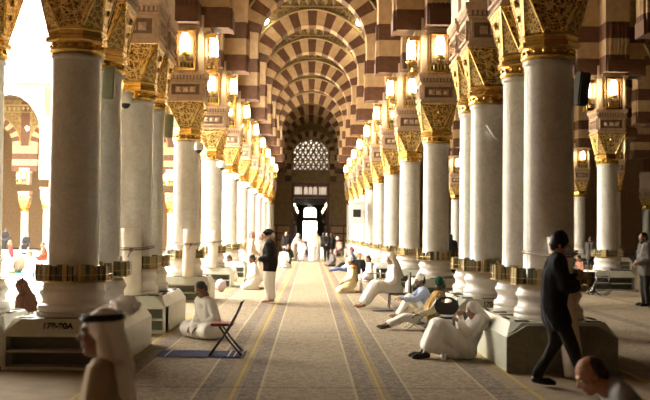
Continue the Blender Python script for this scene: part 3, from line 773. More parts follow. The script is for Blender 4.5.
person('man in ochre vest and green cap leaning back in a folding chair', (2.06, 16.75, T), 186, P_('lowchair', -.34, 'reach', .2, 0, .34, .05), 'dark', 1.62, True, [('trousers', WROBE, {'end': .85}), ('shirt', CROBE), ('vest', OCHC), ('hair', HAIRB), ('beard', HAIRB), ('cap', GREENC)])
person('man in white robe and headscarf reclining against the pale pedestal', (2.05, 12.9, T), 186, P_('knees', -.40, 'phone', .5, .1, .34, .45, .95, None, (.09,.065)), 'tan', 1.57, True, [('robe', WROBE, {'hem': .7, 'w': 1.35}), ('head_scarf', WROBE)], SHOE, 'grip')
person('woman in black abaya standing among the aisle-side columns', (5.45, 37.5, T), 80, P_('stand', 0, 'down'), 'tan', 1.64, False, [('abaya', BLACKC)])
# aisle beyond
person('man in grey jacket and dark trousers standing in the aisle', (7.90, 22.7, T), 185, P_('stand', .04, 'clasp', .15), 'tan', 1.70, True, [('trousers', DARKT), ('jacket', GREYC), ('hair', HAIRB), ('beard', HAIRB)], SHOE)
person('man in grey walking away past the aisle column', (13.4, 46.0, 0), 70, P_('walk', .02, 'down', 0, 0, .2), 'tan', 1.62, False, [('trousers', GREYC), ('long_shirt', GREYC), ('hair', HAIRB)], SHOE)
person('man in salmon shirt sitting behind the dark bookcase', (10.7, 38.0, 0), 200, P_('cross', .15, 'lap', .3), 'tan', 1.64, False, [('trousers', DARKT), ('shirt', SALM), ('hair', HAIRB)])
# close to the camera
person('man in white headscarf with black cord, seen in profile up close', (-1.04, 4.9, T), 184, P_('kneel', .03, 'lap', .05), 'brown', 1.60, True, [('robe', BEIGE), ('head_scarf', WROBE, {'agal': True})])
person('balding man in pale grey-blue shirt bending low by the frame edge', (2.25, 6.4, T), 178, P_('lowchair', .55, 'lap', .55, 0, .34, .11, 1.0, None, (.13,.05)), 'tan', 1.70, True, [('trousers', DARKT), ('shirt', LGREY), ('fringe_hair', HAIRB, {'name': 'hair'})])
# courtyard
person('person in pink shirt sitting in the sunlit courtyard', (-14.3, 46.5, 0), 200, P_('chair', .1, 'lap', .2, 0, .34, .3), 'brown', 1.7, False, [('trousers', GREYC), ('shirt', PINKC), ('hair', HAIRBR)])
person('person in pale yellow robe at the courtyard frame edge', (-14.75, 45.2, 0), 190, P_('chair', .1, 'lap', .2, 0, .34, .3), 'brown', 1.66, False, [('robe', YELC), ('head_scarf', WROBE)])
person('brown-haired person in white bowing down on the courtyard floor', (-9.9, 35.5, 0), 195, P_('seiza', .55, 'reach', .3), 'tan', 1.62, False, [('robe', WROBE), ('hair', HAIRBR)])
person('person in lavender robe crouching in the courtyard', (-11.2, 37.5, 0), 190, P_('seiza', .9, 'reach', .3), 'tan', 1.6, False, [('robe', LAVC), ('head_scarf', LAVC)])
person('person in dark brown hood sitting just behind the pedestal', (-4.30, 15.0, 0), 165, P_('seiza', .30, 'lap', .3), 'tan', 1.45, True, [('abaya', BRNC, {'name': 'cloak'}), ('hood', BRNC)])
person('person in terracotta robe at the column edge in the courtyard', (-12.6, 46.2, 0), 200, P_('chair', .15, 'lap', .2, 0, .34, .3), 'brown', 1.62, False, [('robe', TERRA), ('hair', HAIRB)])
person('person in black sitting in the hall beyond the courtyard', (-20.4, 65.0, 0), -90, P_('chair', 0, 'lap', .2, 0, .34, .9), 'brown', 1.7, False, [('abaya', BLACKC)])
person('man in red headscarf and dark robe beyond the courtyard', (-19.3, 66.0, 0), -90, P_('chair', 0, 'lap', .2, 0, .34, .6), 'brown', 1.7, False, [('robe', BLACKC), ('head_scarf', REDCHK)])
# ------------------------------------------------------------------ camera
XC = 3.055
cam = bpy.data.cameras.new('camera'); co_ = bpy.data.objects.new('camera', cam); COL.objects.link(co_)
cam.sensor_width = 36; cam.lens = 36*965/650
cam.clip_end = 600
co_.matrix_world = M.Translation((-.03, 0, 1.65)) @ M.Rotation(-.0155, 4, 'Z') @ M.Rotation(PI/2+.035, 4, 'X') @ M.Rotation(.009, 4, 'Z')
cam.dof.use_dof = True; cam.dof.focus_distance = 20; cam.dof.aperture_fstop = 2.2
SC.camera = co_
SC.view_settings.view_transform = 'Standard'; SC.view_settings.look = 'None'; SC.view_settings.gamma = 1
SC.view_settings.exposure = EXPOSURE
# ------------------------------------------------------------------ sky and sun
w = bpy.data.worlds.new('sky'); SC.world = w; w.use_nodes = True
bg = w.node_tree.nodes['Background']; bg.inputs[0].default_value = (1.0, .925, .82, 1); bg.inputs[1].default_value = SKY
sl = bpy.data.lights.new('sun', 'SUN'); sl.energy = SUN; sl.color = (1, .93, .8); sl.angle = .02
so = bpy.data.objects.new('sun', sl); COL.objects.link(so)
so.rotation_euler = V((-.30, .36, -.9)).to_track_quat('-Z', 'Y').to_euler()

# ------------------------------------------------------------------ shell
CARP = carpet_mat('hall_carpet', 1.2, [(0,TAN2,.35),(.1,LINE,0),(.13,TAN2,.5),(.5,GREY,.6),(.8,TAN2,.5),(1.07,LINE,0),(1.1,TAN2,.3)])
bm = BM()
for a in ((-4.9,40,-6,79.2),(-45,-4.9,-6,CY0),(-45,-4.9,72.4,95),(-4.9,40,79.2,95)): box(bm, a[0], a[1], a[2], a[3], -.2, 0)
HALLF = mottled('hall_floor_carpet', (.21,.155,.085), (.28,.21,.12), 3, .95, 0, .3, 60, .01)
struct('floor', bm, HALLF)
bm = BM(); box(bm, -45, -4.9, CY0, 72.4, -.2, -.005); struct('floor_courtyard', bm, COURTM)
bm = BM(); box(bm, -8, 8, 95, 240, -.2, 0); struct('floor_far_hall', bm, HALLF)
bm = BM()
for a in ((-3.6,40,-6,CY0),(-3.6,40,CY0,OPEN0),(3.4,40,OPEN0,OPEN1),(-3.6,40,OPEN1,79.3),(-45,-3.6,-6,CY0),(-45,-7,72.8,95),(3.4,40,79.3,95),(-7,-3.6,72.8,79.3)): box(bm, a[0], a[1], a[2], a[3], 12.6, 12.9)
struct('ceiling', bm, CEILM)
bm = BM(); box(bm, 40, 40.4, -6, 95, -.2, 12.9); struct('wall_right', bm, STONE_C)
bm = BM(); box(bm, -45.4, -45, CY0, 95, -.2, 14.8); struct('wall_left', bm, WHITEWALL)
bm = BM(); box(bm, -45.4, -45, -6, CY0, -.2, 12.9); struct('wall_left_hall', bm, BROWN)
bm = BM(); box(bm, -45, 40, -6.4, -6, -.2, 12.9); struct('wall_front', bm, BROWN)
bm = BM(); box(bm, -45, -8, 95, 95.4, -.2, 12.6); struct('wall_back_courtyard', bm, CREAM)
bm = BM(); box(bm, 8, 40, 95, 95.4, -.2, 12.6); struct('wall_back_aisle', bm, CREAM)
for s, nm in ((-1,'wall_side'), (1,'wall_side_aisle')):
    bm = BM(); box(bm, min(s*8, s*8.4), max(s*8, s*8.4), 79.3, 95, -.2, 12.6); struct(nm, bm, CREAM)
# back wall of the nave with gate opening and latticed window
YW = 79.3
WALLB = mottled('back_wall_stone', (.22,.15,.065), (.30,.21,.10), 3, .7, 0, .3, 20, .01)
bm = BM(); hw, gz = 1.55, 5.80
box(bm, -8, -hw, YW, YW+.35, 0, 12.6); box(bm, hw, 8, YW, YW+.35, 0, 12.6); box(bm, -hw, hw, YW, YW+.35, gz, 6.85)
na = 16; P = [(-1.5*math.cos(PI*i/na), 8.15+1.3*math.sin(PI*i/na)) for i in range(na+1)]
for (x0, z0), (x1, z1) in zip(P, P[1:]):
    quad(bm, (x0,YW,z0), (x1,YW,z1), (x1,YW,12.6), (x0,YW,12.6)); quad(bm, (x0,YW+.35,z0), (x1,YW+.35,z1), (x1,YW+.35,12.6), (x0,YW+.35,12.6)); quad(bm, (x0,YW,z0), (x1,YW,z1), (x1,YW+.35,z1), (x0,YW+.35,z0))
box(bm, -hw, -1.5, YW, YW+.35, 6.85, 12.6); box(bm, 1.5, hw, YW, YW+.35, 6.85, 12.6)
struct('wall_back', bm, WALLB)
bm = BM()
for s in (-1, 1):
    for z in (1.05, 1.62, 2.25): box(bm, min(s*1.6, s*3.9), max(s*1.6, s*3.9), YW-.06, YW, z, z+.12)
    for x in (1.6, 2.7, 3.8): box(bm, min(s*x, s*(x+.1)), max(s*x, s*(x+.1)), YW-.05, YW, 0, 2.25)
struct('trim_1', bm, WOOD)
bm = BM()
for s in (-1, 1): box(bm, min(s*1.6, s*3.9), max(s*1.6, s*3.9), YW-.03, YW, 0, 2.25)
struct('trim_2', bm, PANELW)
# latticed window
bm = BM()
def inside(x, z):
    return abs(x) < 1.5 and 6.85 < z and (z < 8.15 or (x/1.5)**2+((z-8.15)/1.3)**2 < 1)
def bar(p, q, r):
    n = 6; run = None
    for i in range(n):
        a = (p[0]+(q[0]-p[0])*i/n, p[1]+(q[1]-p[1])*i/n); b = (p[0]+(q[0]-p[0])*(i+1)/n, p[1]+(q[1]-p[1])*(i+1)/n)
        if inside(*a) and inside(*b): run = (run[0], b) if run else (a, b)
        elif run: caps(bm, (run[0][0], YW+.17, run[0][1]), r, (run[1][0], YW+.17, run[1][1]), r, 6, 1); run = None
    if run: caps(bm, (run[0][0], YW+.17, run[0][1]), r, (run[1][0], YW+.17, run[1][1]), r, 6, 1)
rh, tw = .40, .44
for j in range(7):
    z = 6.85+j*rh; off = (j % 2)*tw/2
    for i in range(-5, 6):
        x = i*tw+off; bar((x-tw/2, z), (x, z+rh), .082); bar((x+tw/2, z), (x, z+rh), .082); bar((x-tw/2, z+.02), (x+tw/2, z+.02), .065)
tube(bm, [(x, YW+.17, z) for x, z in P]+[(1.5, YW+.17, 6.87), (-1.5, YW+.17, 6.87)], .08, 6, closed=True)
struct('window_1', bm, WALLB)
# gate frame with its transom lights
bm = BM()
for s in (-1, 1): box(bm, min(s*1.33, s*1.55), max(s*1.33, s*1.55), YW-.1, YW+.3, 0, 5.8)
box(bm, -1.33, 1.33, YW-.1, YW+.3, 4.65, 4.86); box(bm, -1.33, 1.33, YW-.1, YW+.3, 5.56, 5.8)
wins = [(-1.24,.06),(-1.02,.17),(-.77,.06),(-.38,.155),(0,.155),(.38,.155),(.77,.06),(1.02,.17),(1.24,.06)]
x = -1.33
for cx, hwid in wins:
    box(bm, x, cx-hwid, YW, YW+.12, 4.86, 5.56); x = cx+hwid
    # round heads
    n = 8; zz = 5.50-hwid
    for i in range(n):
        a0, a1 = PI*i/n, PI*(i+1)/n
        q0 = (cx+hwid*math.cos(a0), zz+hwid*math.sin(a0)); q1 = (cx+hwid*math.cos(a1), zz+hwid*math.sin(a1))
        quad(bm, (q0[0],YW,q0[1]), (q1[0],YW,q1[1]), (q1[0],YW,5.56), (q0[0],YW,5.56))
box(bm, x, 1.33, YW, YW+.12, 4.86, 5.56)
for z in (0,): pass
struct('door_1', bm, WOOD)
# added light shaft, bounces sky light through window and transom
WALLS = plain('shaft_bounce_grey', (.62,.59,.54), .9)
bm = BM()
box(bm, -2.2, 2.2, 82.6, 82.8, 4.78, 13.5); box(bm, -2.2, -2.0, YW+.36, 82.6, 4.78, 13.5); box(bm, 2.0, 2.2, YW+.36, 82.6, 4.78, 13.5); box(bm, -2.2, 2.2, YW+.36, 82.6, 4.66, 4.78)
struct('wall_added_light_shaft', bm, WALLS)
bm = BM()
for s in (-1, 1): box(bm, min(s*3.62, s*3.75), max(s*3.62, s*3.75), 68, 79.3, 0, 12.6)
struct('wall_light_block', bm, WALLB)  # added walls that keep side light off the nave end
# far hall beyond the gate
bm = BM(); box(bm, -8, 8, 82.8, 240, 8.0, 8.3); struct('ceiling_far_hall', bm, CEILM)
bm = BM(); box(bm, -8.4, -8, 95, 240, 0, 8); struct('wall_far_left', bm, WALLB)
bm = BM(); box(bm, 8, 8.4, 95, 240, 0, 8); struct('wall_far_right', bm, WALLB)
bm = BM(); YE = 215
box(bm, -8, -1.5, YE, YE+.4, 0, 8); box(bm, 1.5, 8, YE, YE+.4, 0, 8); box(bm, -1.5, 1.5, YE, YE+.4, 4.4, 5.3)
Q = [(-1.35*math.cos(PI*i/10), 6.5+1.35*math.sin(PI*i/10)**.8) for i in range(11)]
for (x0, z0), (x1, z1) in zip(Q, Q[1:]): quad(bm, (x0,YE,z0), (x1,YE,z1), (x1,YE,8), (x0,YE,8))
box(bm, -1.5, -1.35, YE, YE+.4, 5.1, 8); box(bm, 1.35, 1.5, YE, YE+.4, 5.1, 8)
struct('wall_far_end', bm, WALLB)
bm = BM()
for i in range(1, 9): box(bm, -1.35+i*.3-.055, -1.35+i*.3+.055, YE+.1, YE+.2, 5.1, 7.85)
for i in range(1, 9): box(bm, -1.35, 1.35, YE+.1, YE+.2, 5.1+i*.31-.055, 5.1+i*.31+.055)
struct('window_2', bm, WALLB)

# ------------------------------------------------------------------ arches
AM = [CREAM, BROWN, OCHRE, MOULD]
def place_struct(name, me, loc, rz=0, sc=None):
    o = bpy.data.objects.new(name, me); link(o); o.location = loc; o.rotation_euler = (0,0,rz); o['kind'] = 'structure'
    if sc: o.scale = sc
    return o
nave = to_mesh('arch_nave', arch_panel(2*XC), AM)
side = to_mesh('arch_side', arch_panel(6.2), AM)
first = to_mesh('arch_first', arch_panel(5.9), AM)
small = to_mesh('arch_small', arch_panel(2.9, jamb=.75, spring=8.75, crown=9.6, nv=9, rise2=.5), AM)
for k, y in enumerate(YS):
    if k in (0, 2): continue
    place_struct('wall_arch_nave', nave, (0, y, 0))
for s in (-1, 1):
    for k in range(4, 12): place_struct('wall_arch_row', side, (s*XC, (YS[k]+YS[k+1])/2, 0), PI/2)
    place_struct('wall_arch_row', first, (s*XC, (YS[3]+YS[4])/2, 0), PI/2)
    place_struct('wall_arch_row', small, (s*XC, (YS[1]+YS[2])/2, 0), PI/2)
place_struct('wall_arch_end', nave, (0, 78.85, 0))
blind = to_mesh('arch_blind', arch_panel(4.2, jamb=.5, spring=8.15, crown=9.65, top=12.0, T=.36, nv=17, z0=5.9, rise2=.45, flutes=False), AM)
place_struct('wall_arch_end_blind', blind, (0, 79.12, 0))
R1, R2, R3 = 9.20, 15.30, 21.40
for k in range(4, 11): place_struct('wall_arch_aisle', nave, ((XC+R1)/2, YS[k], 0))
for k in range(4, 11): place_struct('wall_arch_aisle', nave, ((R1+R2)/2, YS[k], 0))
for k in range(7, 11): place_struct('wall_arch_aisle', nave, ((R2+R3)/2, YS[k], 0))
for k in range(4, 10): place_struct('wall_arch_aisle', side, (R1, (YS[k]+YS[k+1])/2, 0), PI/2)
for k in range(7, 10): place_struct('wall_arch_aisle', side, (R2, (YS[k]+YS[k+1])/2, 0), PI/2)
WARM = mottled('sunlit_rose_stone', (.42,.30,.22), (.5,.37,.28), 5, .7)  # pale facade stripes with the sunlight put into their colour
fac = to_mesh('arch_facade', arch_panel(6.1, jamb=.6, spring=9.2, crown=12.0, top=14.2, z0=5.557, flutes=False), [WHITEWALL, WARM, WHITEWALL, WHITEWALL])
for k in range(-1, 3): place_struct('wall_arch_court', fac, (-22.9+6.1*k, 73.2, 0))
inn = to_mesh('arch_inner', arch_panel(6.1), AM)
for k in range(4): place_struct('wall_arch_inner', inn, (-26.9+6.1*k, 81, 0))
bm = BM(); box(bm, -45, -3.6, 72.95, 73.5, 14.2, 14.9); box(bm, -45, -3.6, 72.75, 72.95, 14.3, 14.6); box(bm, -45, -3.6, 72.8, 72.95, 13.2, 13.35)
box(bm, -45, -32.05, 72.95, 73.5, 0, 12.6); box(bm, -7.1, -6.9, 72.95, 73.5, 0, 12.6)
struct('wall_courtyard', bm, WHITEWALL)
bm = BM(); box(bm, -22.2, -17.0, 88, 88.3, 0, 6.0); struct('wall_screen', bm, PANELW)
bm = BM()
for x in (-22.2,-19.6,-17.1): box(bm, x, x+.14, 87.9, 88.02, 0, 2.6)
for z in (.9,2.5,3.2): box(bm, -22.2, -17, 87.9, 88.02, z, z+.14)
struct('trim_3', bm, WOOD)

# ------------------------------------------------------------------ piers above the capitals, with fluted corbels
def pier_mesh():
    bm = BM(); box(bm, -.42, .42, -.42, .42, 5.561, 6.9, 0); box(bm, -.345, .345, -.345, .345, 6.9, 12.5, 1)
    for k in range(4):
        R = M.Rotation(k*PI/2, 3, 'Z'); s = len(bm.verts)
        for z, o in ((6.50,.06),(6.56,.14)): box(bm, -.32, .32, -.42-o, -.42, z, z+.06, 0)
        bm.verts.ensure_lookup_table()
        for v in bm.verts[s:]: v.co = R @ v.co
    return to_mesh('pier', bm, [PIERLIT, BROWN])
PIER = pier_mesh()
# ------------------------------------------------------------------ columns and pedestals
col0 = make_column()
used = [False]
def put_column(x, y, label, z=ZP):
    z += .002
    if not used[0]: used[0] = True; o = col0; o.location = (x, y, z); o['label'] = label
    else: o = dup(col0, (x, y, z), None, label)
    place_struct('pillar_pier', PIER, (x, y, 0))
    return o
protos = {}
def put_ped(x, y, kind, label):
    y1 = {'pair1': 1.35+.67, 'pair2': 1.2+.67, 'single': .67, 'plain': 1.35+.67, 'num': 1.35+.67, 'num2': 1.2+.67, 'corner': .67}[kind]
    if kind not in protos:
        p = make_pedestal(-.67, y1, kind not in ('plain', 'corner'), {'num': '178-90A', 'num2': '170-91A'}.get(kind), kind == 'plain')
        protos[kind] = p; p.location = (x, y, 0); p['label'] = label; return p
    return dup(protos[kind], (x, y, 0), None, label)
def CX(s, k): return s*(XC-(.045 if k < 2 else .02 if k < 4 else 0))
for s, side_ in ((-1, 'courtyard'), (1, 'aisle')):
    for k, y in enumerate(YS):
        put_column(CX(s, k), y, 'white marble column with gilded capital, %s along the %s side of the nave' % (ORD[k], side_))
    put_ped(CX(s, 0), YS[0], 'num' if s < 0 else 'plain', 'marble pedestal with shoe shelves lettered 178-90A under two columns' if s < 0 else 'dark-fronted marble pedestal behind the masked man walking past')
    put_ped(CX(s, 2), YS[2], 'pair2' if s < 0 else 'num2', 'pale pedestal under a column pair behind the man sitting by the blue mat' if s < 0 else 'white pedestal with black number behind the reclining man in white')
    for k in range(4, 13): put_ped(s*XC, YS[k], 'single', 'square white pedestal with shoe shelves, %s along the %s side of the nave' % (ORD[k-2], side_))
put_column(-4.34, 12.55, 'grey marble column cut by the frame edge beside the 178-90A pedestal')
put_ped(-4.40, 12.55, 'corner', 'plain pedestal of the column cut off by the frame edge')
for r, (x, ks, nm) in enumerate(((R1, range(5, 11), 'second'), (R2, range(8, 11), 'third'))):
    for i, k in enumerate(ks):
        put_column(x, YS[k], 'white column with gilt capital in the %s aisle row, %s from the front' % (nm, ORD[i]))
        put_ped(x, YS[k], 'single', 'square pedestal with shoe shelves in the %s aisle row, %s from the front' % (nm, ORD[i]))
put_column(R1+18.18, 79.4-1.2, 'distant white column at the far end of the aisles by the frame edge')
put_ped(R1+18.18, 79.4-1.2, 'single', 'distant square pedestal at the far end of the aisles by the frame edge')
for i in range(4):
    put_column(-25.95+6.1*i, 73.2, 'sunlit column of the courtyard facade, %s from its far corner' % ORD[i], 0)
for i in range(3):
    put_column(-23.85+6.1*i, 81, 'shaded column inside the hall beyond the courtyard, %s in its row' % ORD[i], 0)
for i in range(5):
    for s, nm in ((-1,'courtyard'),(1,'aisle')):
        o = put_column(s*XC, 104+22*i, 'dim column of the far hall seen through the gate, %s on the %s side' % (ORD[i], nm), 0)
for o in list(COL.objects):
    if o.name.startswith('pillar_pier') and o.location.y > 95: bpy.data.objects.remove(o)

# ------------------------------------------------------------------ lanterns
lan0 = make_lantern(); lused = [False]
def lantern(x, y, z, rz, label, group='lit wall lanterns'):
    if not lused[0]: lused[0] = True; o = lan0; o.location = (x,y,z); o.rotation_euler = (0,0,rz); o['label'] = label; o['group'] = group; return o
    return dup(lan0, (x,y,z), rz, label, group)
for s, nm in ((-1,'courtyard'),(1,'aisle')):
    for k in range(4, 12):
        lantern(s*XC, YS[k]-.42, 5.52, 0, 'lit gilt-framed lantern on the front of the pier over %s %s-side column' % (ORD[k], nm))
        lantern(s*(XC-.42), YS[k], 5.52, -s*PI/2, 'lit gilt-framed lantern facing the nave over its %s %s-side column' % (ORD[k], nm))
for x, ks, nm in ((R1, range(5, 11), 'second'), (R2, range(8, 11), 'third')):
    for i, k in enumerate(ks):
        lantern(x, YS[k]-.42, 5.52, 0, 'lit lantern on the pier front over the %s column of the %s aisle row' % (ORD[i], nm))
        lantern(x-.42, YS[k], 5.52, -PI/2, 'lit lantern on the nave-facing pier side over the %s column of the %s aisle row' % (ORD[i], nm))
for i in range(3):
    lantern(-23.85+6.1*i, 80.6, 5.58, 0, 'small lit lantern inside the hall past the courtyard, over %s shaded column' % ORD[i])
    lantern(-23.85+6.1*i-.4, 81, 5.58, -PI/2, 'lit side lantern inside the hall past the courtyard, over %s shaded column' % ORD[i])
for i in range(5):
    for s, nm in ((-1,'courtyard'),(1,'aisle')):
        lantern(s*(XC-.40), 104+22*i, 5.4, -s*PI/2, 'tiny lit lantern in the far hall through the gate, %s on the %s side' % (ORD[i], nm))
# round spotlights on the arches
def spot(x, y, z, label):
    r = thing('round_spotlight', label, 'spotlight', (x, y, z), 0, 'round lights on the arches')
    bm = BM(); caps(bm, (0,.12,0), .10, (0,0,0), .13, 14, 3); obj('housing', bm, BRASS, r, True)
    bm = BM(); ell(bm, (0,-.10,0), (.15,.07,.15)); obj('lens', bm, SPOTG, r, True)
spot(-2.05, YN['H']-.46, 10.85, 'round white spotlight on the courtyard side of the first visible nave arch')
spot(2.05, YN['H']-.46, 10.85, 'round white spotlight on the aisle side of the first visible nave arch')
spot(2.05, YN['I']-.46, 10.85, 'smaller round spotlight on the second visible nave arch')
spot(-23.6, 80.5, 10.2, 'round ceiling light under the sunlit courtyard arch, higher one'); spot(-21.4, 80.5, 9.4, 'round ceiling light under the sunlit courtyard arch, lower one')

# ------------------------------------------------------------------ carpets
def runner(x0, x1, y0, y1, bands, label, off, z=.014):
    mt = carpet_mat('carpet_%d' % int(x0*100+1000), x1-x0, bands, 5.75, off)
    bm = BM(); box(bm, 0, x1-x0, 0, y1-y0, 0, z)
    o = obj('carpet_runner', bm, mt, None, False, (x0, y0, 0)); tag(o, label, 'carpet', 'carpet runners along the nave'); return o
W1 = 1.56
runner(-.82, .74, 1.5, 78.9, [(0,YEL,.1),(.035,TAN2,.3),(.08,GREY,.75),(.27,LINE,.1),(.30,TAN,.5),(1.26,LINE,.1),(1.29,GREY,.75),(1.48,TAN2,.3),(1.525,YEL,.1)], 'beige patterned carpet runner down the middle of the nave between yellow lines', 2.7)
runner(-2.36, -.824, 1.5, 78.9, [(0,YEL,.1),(.035,TAN2,.4),(.12,GREY,.75),(.34,LINE,.1),(.37,TAN,.55),(1.16,LINE,.1),(1.19,GREY,.75),(1.40,TAN2,.3)], 'beige patterned carpet runner on the courtyard side under the blue prayer mat', 2.7)
runner(.744, 2.34, 1.5, 78.9, [(0,TAN2,.3),(.05,GREY,.75),(.25,LINE,.1),(.28,TAN,.55),(1.08,LINE,.1),(1.11,GREY,.75),(1.36,TAN2,.3),(1.55,YEL,.1)], 'beige patterned carpet runner on the aisle side under the reclining men', 2.7)
runner(3.78, 8.3, 1.5, 78.9, [(0,YEL,.1),(.04,TAN2,.4),(.3,GREY,.7),(.5,LINE,.1),(.54,TAN,.5),(2.2,GREY,.7),(2.5,TAN,.5),(4.0,LINE,.1),(4.04,GREY,.7),(4.3,TAN2,.3)], 'wide patterned carpet in the aisle beyond the dark-fronted pedestal', 1.2)
# ------------------------------------------------------------------ props
T = .014
MATB = mottled('navy_prayer_mat', (.012,.014,.06), (.03,.03,.11), 14, .9, 0, .4, 60, .01)
MATS = plain('mat_cream_stripe', (.42,.36,.30), .9)
def prayer_mat(x, y, w, l, rz, label, stripes=True):
    r = thing('prayer_mat', label, 'mat', (x, y, T), rz)
    bm = BM()
    n, m = 16, 8; vs = {}
    for i in range(n+1):
        for j in range(m+1):
            u, v = -w/2+w*i/n, -l/2+l*j/m
            vs[i,j] = bm.verts.new((u, v, .012+.006*math.sin(u*9)*math.sin(v*7+1)*(1 if j > 5 else .4)))
    for i in range(n):
        for j in range(m): bm.faces.new((vs[i,j], vs[i+1,j], vs[i+1,j+1], vs[i,j+1]))
    bmesh.ops.solidify(bm, geom=bm.faces[:], thickness=.008)
    obj('mat_cloth', bm, MATB, r)
    if stripes:
        for x0 in (-w/2+.12, w/2-.22, w/2-.14, w/2-.04):
            bm = BM(); box(bm, x0, x0+.022, -l/2+.01, l/2-.01, .018, .021); obj('woven_stripe', bm, MATS, r)
    return r
prayer_mat(-1.46, 13.05, 1.16, .74, 0, 'dark blue prayer mat spread on the carpet under a folding chair')
prayer_mat(1.55, 20.6, .45, .35, 0, 'small blue mat on the carpet at the feet of the barefoot man', False)
# folding chair with red seat, seen from the side
r = thing('folding_chair', 'open folding chair with reddish seat standing on the blue prayer mat', 'chair', (-1.13, 12.95, .034), 0)
for s in (-1, 1):
    bm = BM(); y = s*.19
    tube(bm, [(-.21,y,0),(.0,y,.29),(.13,y,.52),(.21,y,.70)], .014, 8); obj('back_leg_bar', bm, DSTEEL, r, True)
    bm = BM(); tube(bm, [(.22,y*.9,0),(.05,y*.9,.2),(-.08,y*.9,.385)], .013, 8); obj('front_leg_bar', bm, DSTEEL, r, True)
bm = BM(); tube(bm, [(-.2,-.19,.015),(-.2,.19,.015)], .011); tube(bm, [(.21,-.17,.015),(.21,.17,.015)], .011); tube(bm, [(.21,-.19,.70),(.21,.19,.70)], .013); obj('cross_bar', bm, DSTEEL, r, True)
REDSEAT = cloth('dusty_red_fabric', (.34,.09,.07), .8)
bm = BM(); box(bm, -.20, .10, -.18, .18, .385, .42); bmesh.ops.bevel(bm, geom=bm.edges[:], offset=.012, segments=2, affect='EDGES'); obj('seat', bm, REDSEAT, r)
bm = BM(); box(bm, -.012, .012, -.18, .18, -.1, .1)
o = obj('backrest', bm, DSTEEL, r, False, (.17, 0, .605)); o.rotation_euler = (0, .41, 0)
# small metal chair with round black back
def metal_chair(loc, rz, label):
    r = thing('metal_folding_chair', label, 'chair', loc, rz)
    for s in (-1, 1):
        bm = BM(); y = s*.17; tube(bm, [(.20,y,0),(-.05,y,.30),(-.16,y,.58)], .010, 8); obj('back_leg', bm, STEEL, r, True)
        bm = BM(); tube(bm, [(-.20,y*.9,0),(.0,y*.9,.2),(.13,y*.9,.29)], .010, 8); obj('front_leg', bm, STEEL, r, True)
    bm = BM(); box(bm, -.12, .18, -.17, .17, .285, .315); bmesh.ops.bevel(bm, geom=bm.edges[:], offset=.01, segments=2, affect='EDGES'); obj('seat', bm, BLACKP, r)
    bm = BM()
    n = 20; P = [(.19*math.cos(a), .135*math.sin(a)) for a in (2*PI*i/n for i in range(n))]
    fr = [[bm.verts.new((x_, p[0], .47+max(p[1], -.12))) for p in P] for x_ in (-.165,-.125)]
    hole = [[bm.verts.new((x_, p[0]*.45, .545+p[1]*.22)) for p in P] for x_ in (-.165,-.125)]
    for k in range(2):
        for i in range(n): bm.faces.new((fr[k][i], fr[k][(i+1) % n], hole[k][(i+1) % n], hole[k][i]))
    for i in range(n):
        bm.faces.new((fr[0][i], fr[0][(i+1) % n], fr[1][(i+1) % n], fr[1][i])); bm.faces.new((hole[0][i], hole[0][(i+1) % n], hole[1][(i+1) % n], hole[1][i]))
    obj('backrest', bm, BLACKP, r)
    return r
metal_chair((2.16, 15.2, T), PI*.40, 'small metal folding chair with round black back behind the reclining man').scale = (1.0,1.0,1.12)
# chair under the man in the ochre vest
r = thing('folding_lounger_chair', 'low folding chair with crossed steel legs under the man in ochre vest', 'chair', (2.06, 16.75, T), 0)
for s in (-1, 1):
    y = s*.25
    bm = BM(); tube(bm, [(-.42,y,0),(-.1,y,.27),(.10,y,.50),(.17,y,.66)], .012, 8); obj('back_leg', bm, STEEL, r, True)
    bm = BM(); tube(bm, [(.17,y*.95,0),(-.05,y*.95,.10),(-.22,y*.95,.16)], .012, 8); obj('front_leg', bm, STEEL, r, True)
bm = BM(); box(bm, -.24, .16, -.22, .22, .10, .125); obj('seat', bm, BLACKP, r)
bm = BM(); box(bm, .20, .22, -.22, .22, .40, .62); obj('backrest', bm, LGREY, r)
r = thing('low_chair', 'low black chair under the barefoot man in white', 'chair', (1.95, 21.6, T), 0)
bm = BM(); box(bm, -.22, .24, -.24, .24, .30, .34); obj('seat', bm, BLACKP, r)
for sx in (-.2, .2):
    for sy in (-.2, .2): bm = BM(); tube(bm, [(sx,sy,0),(sx*.9,sy*.9,.30)], .014, 6); obj('leg', bm, BLACKP, r)
bm = BM(); box(bm, .25, .28, -.24, .24, .34, .80); obj('backrest', bm, BLACKP, r)
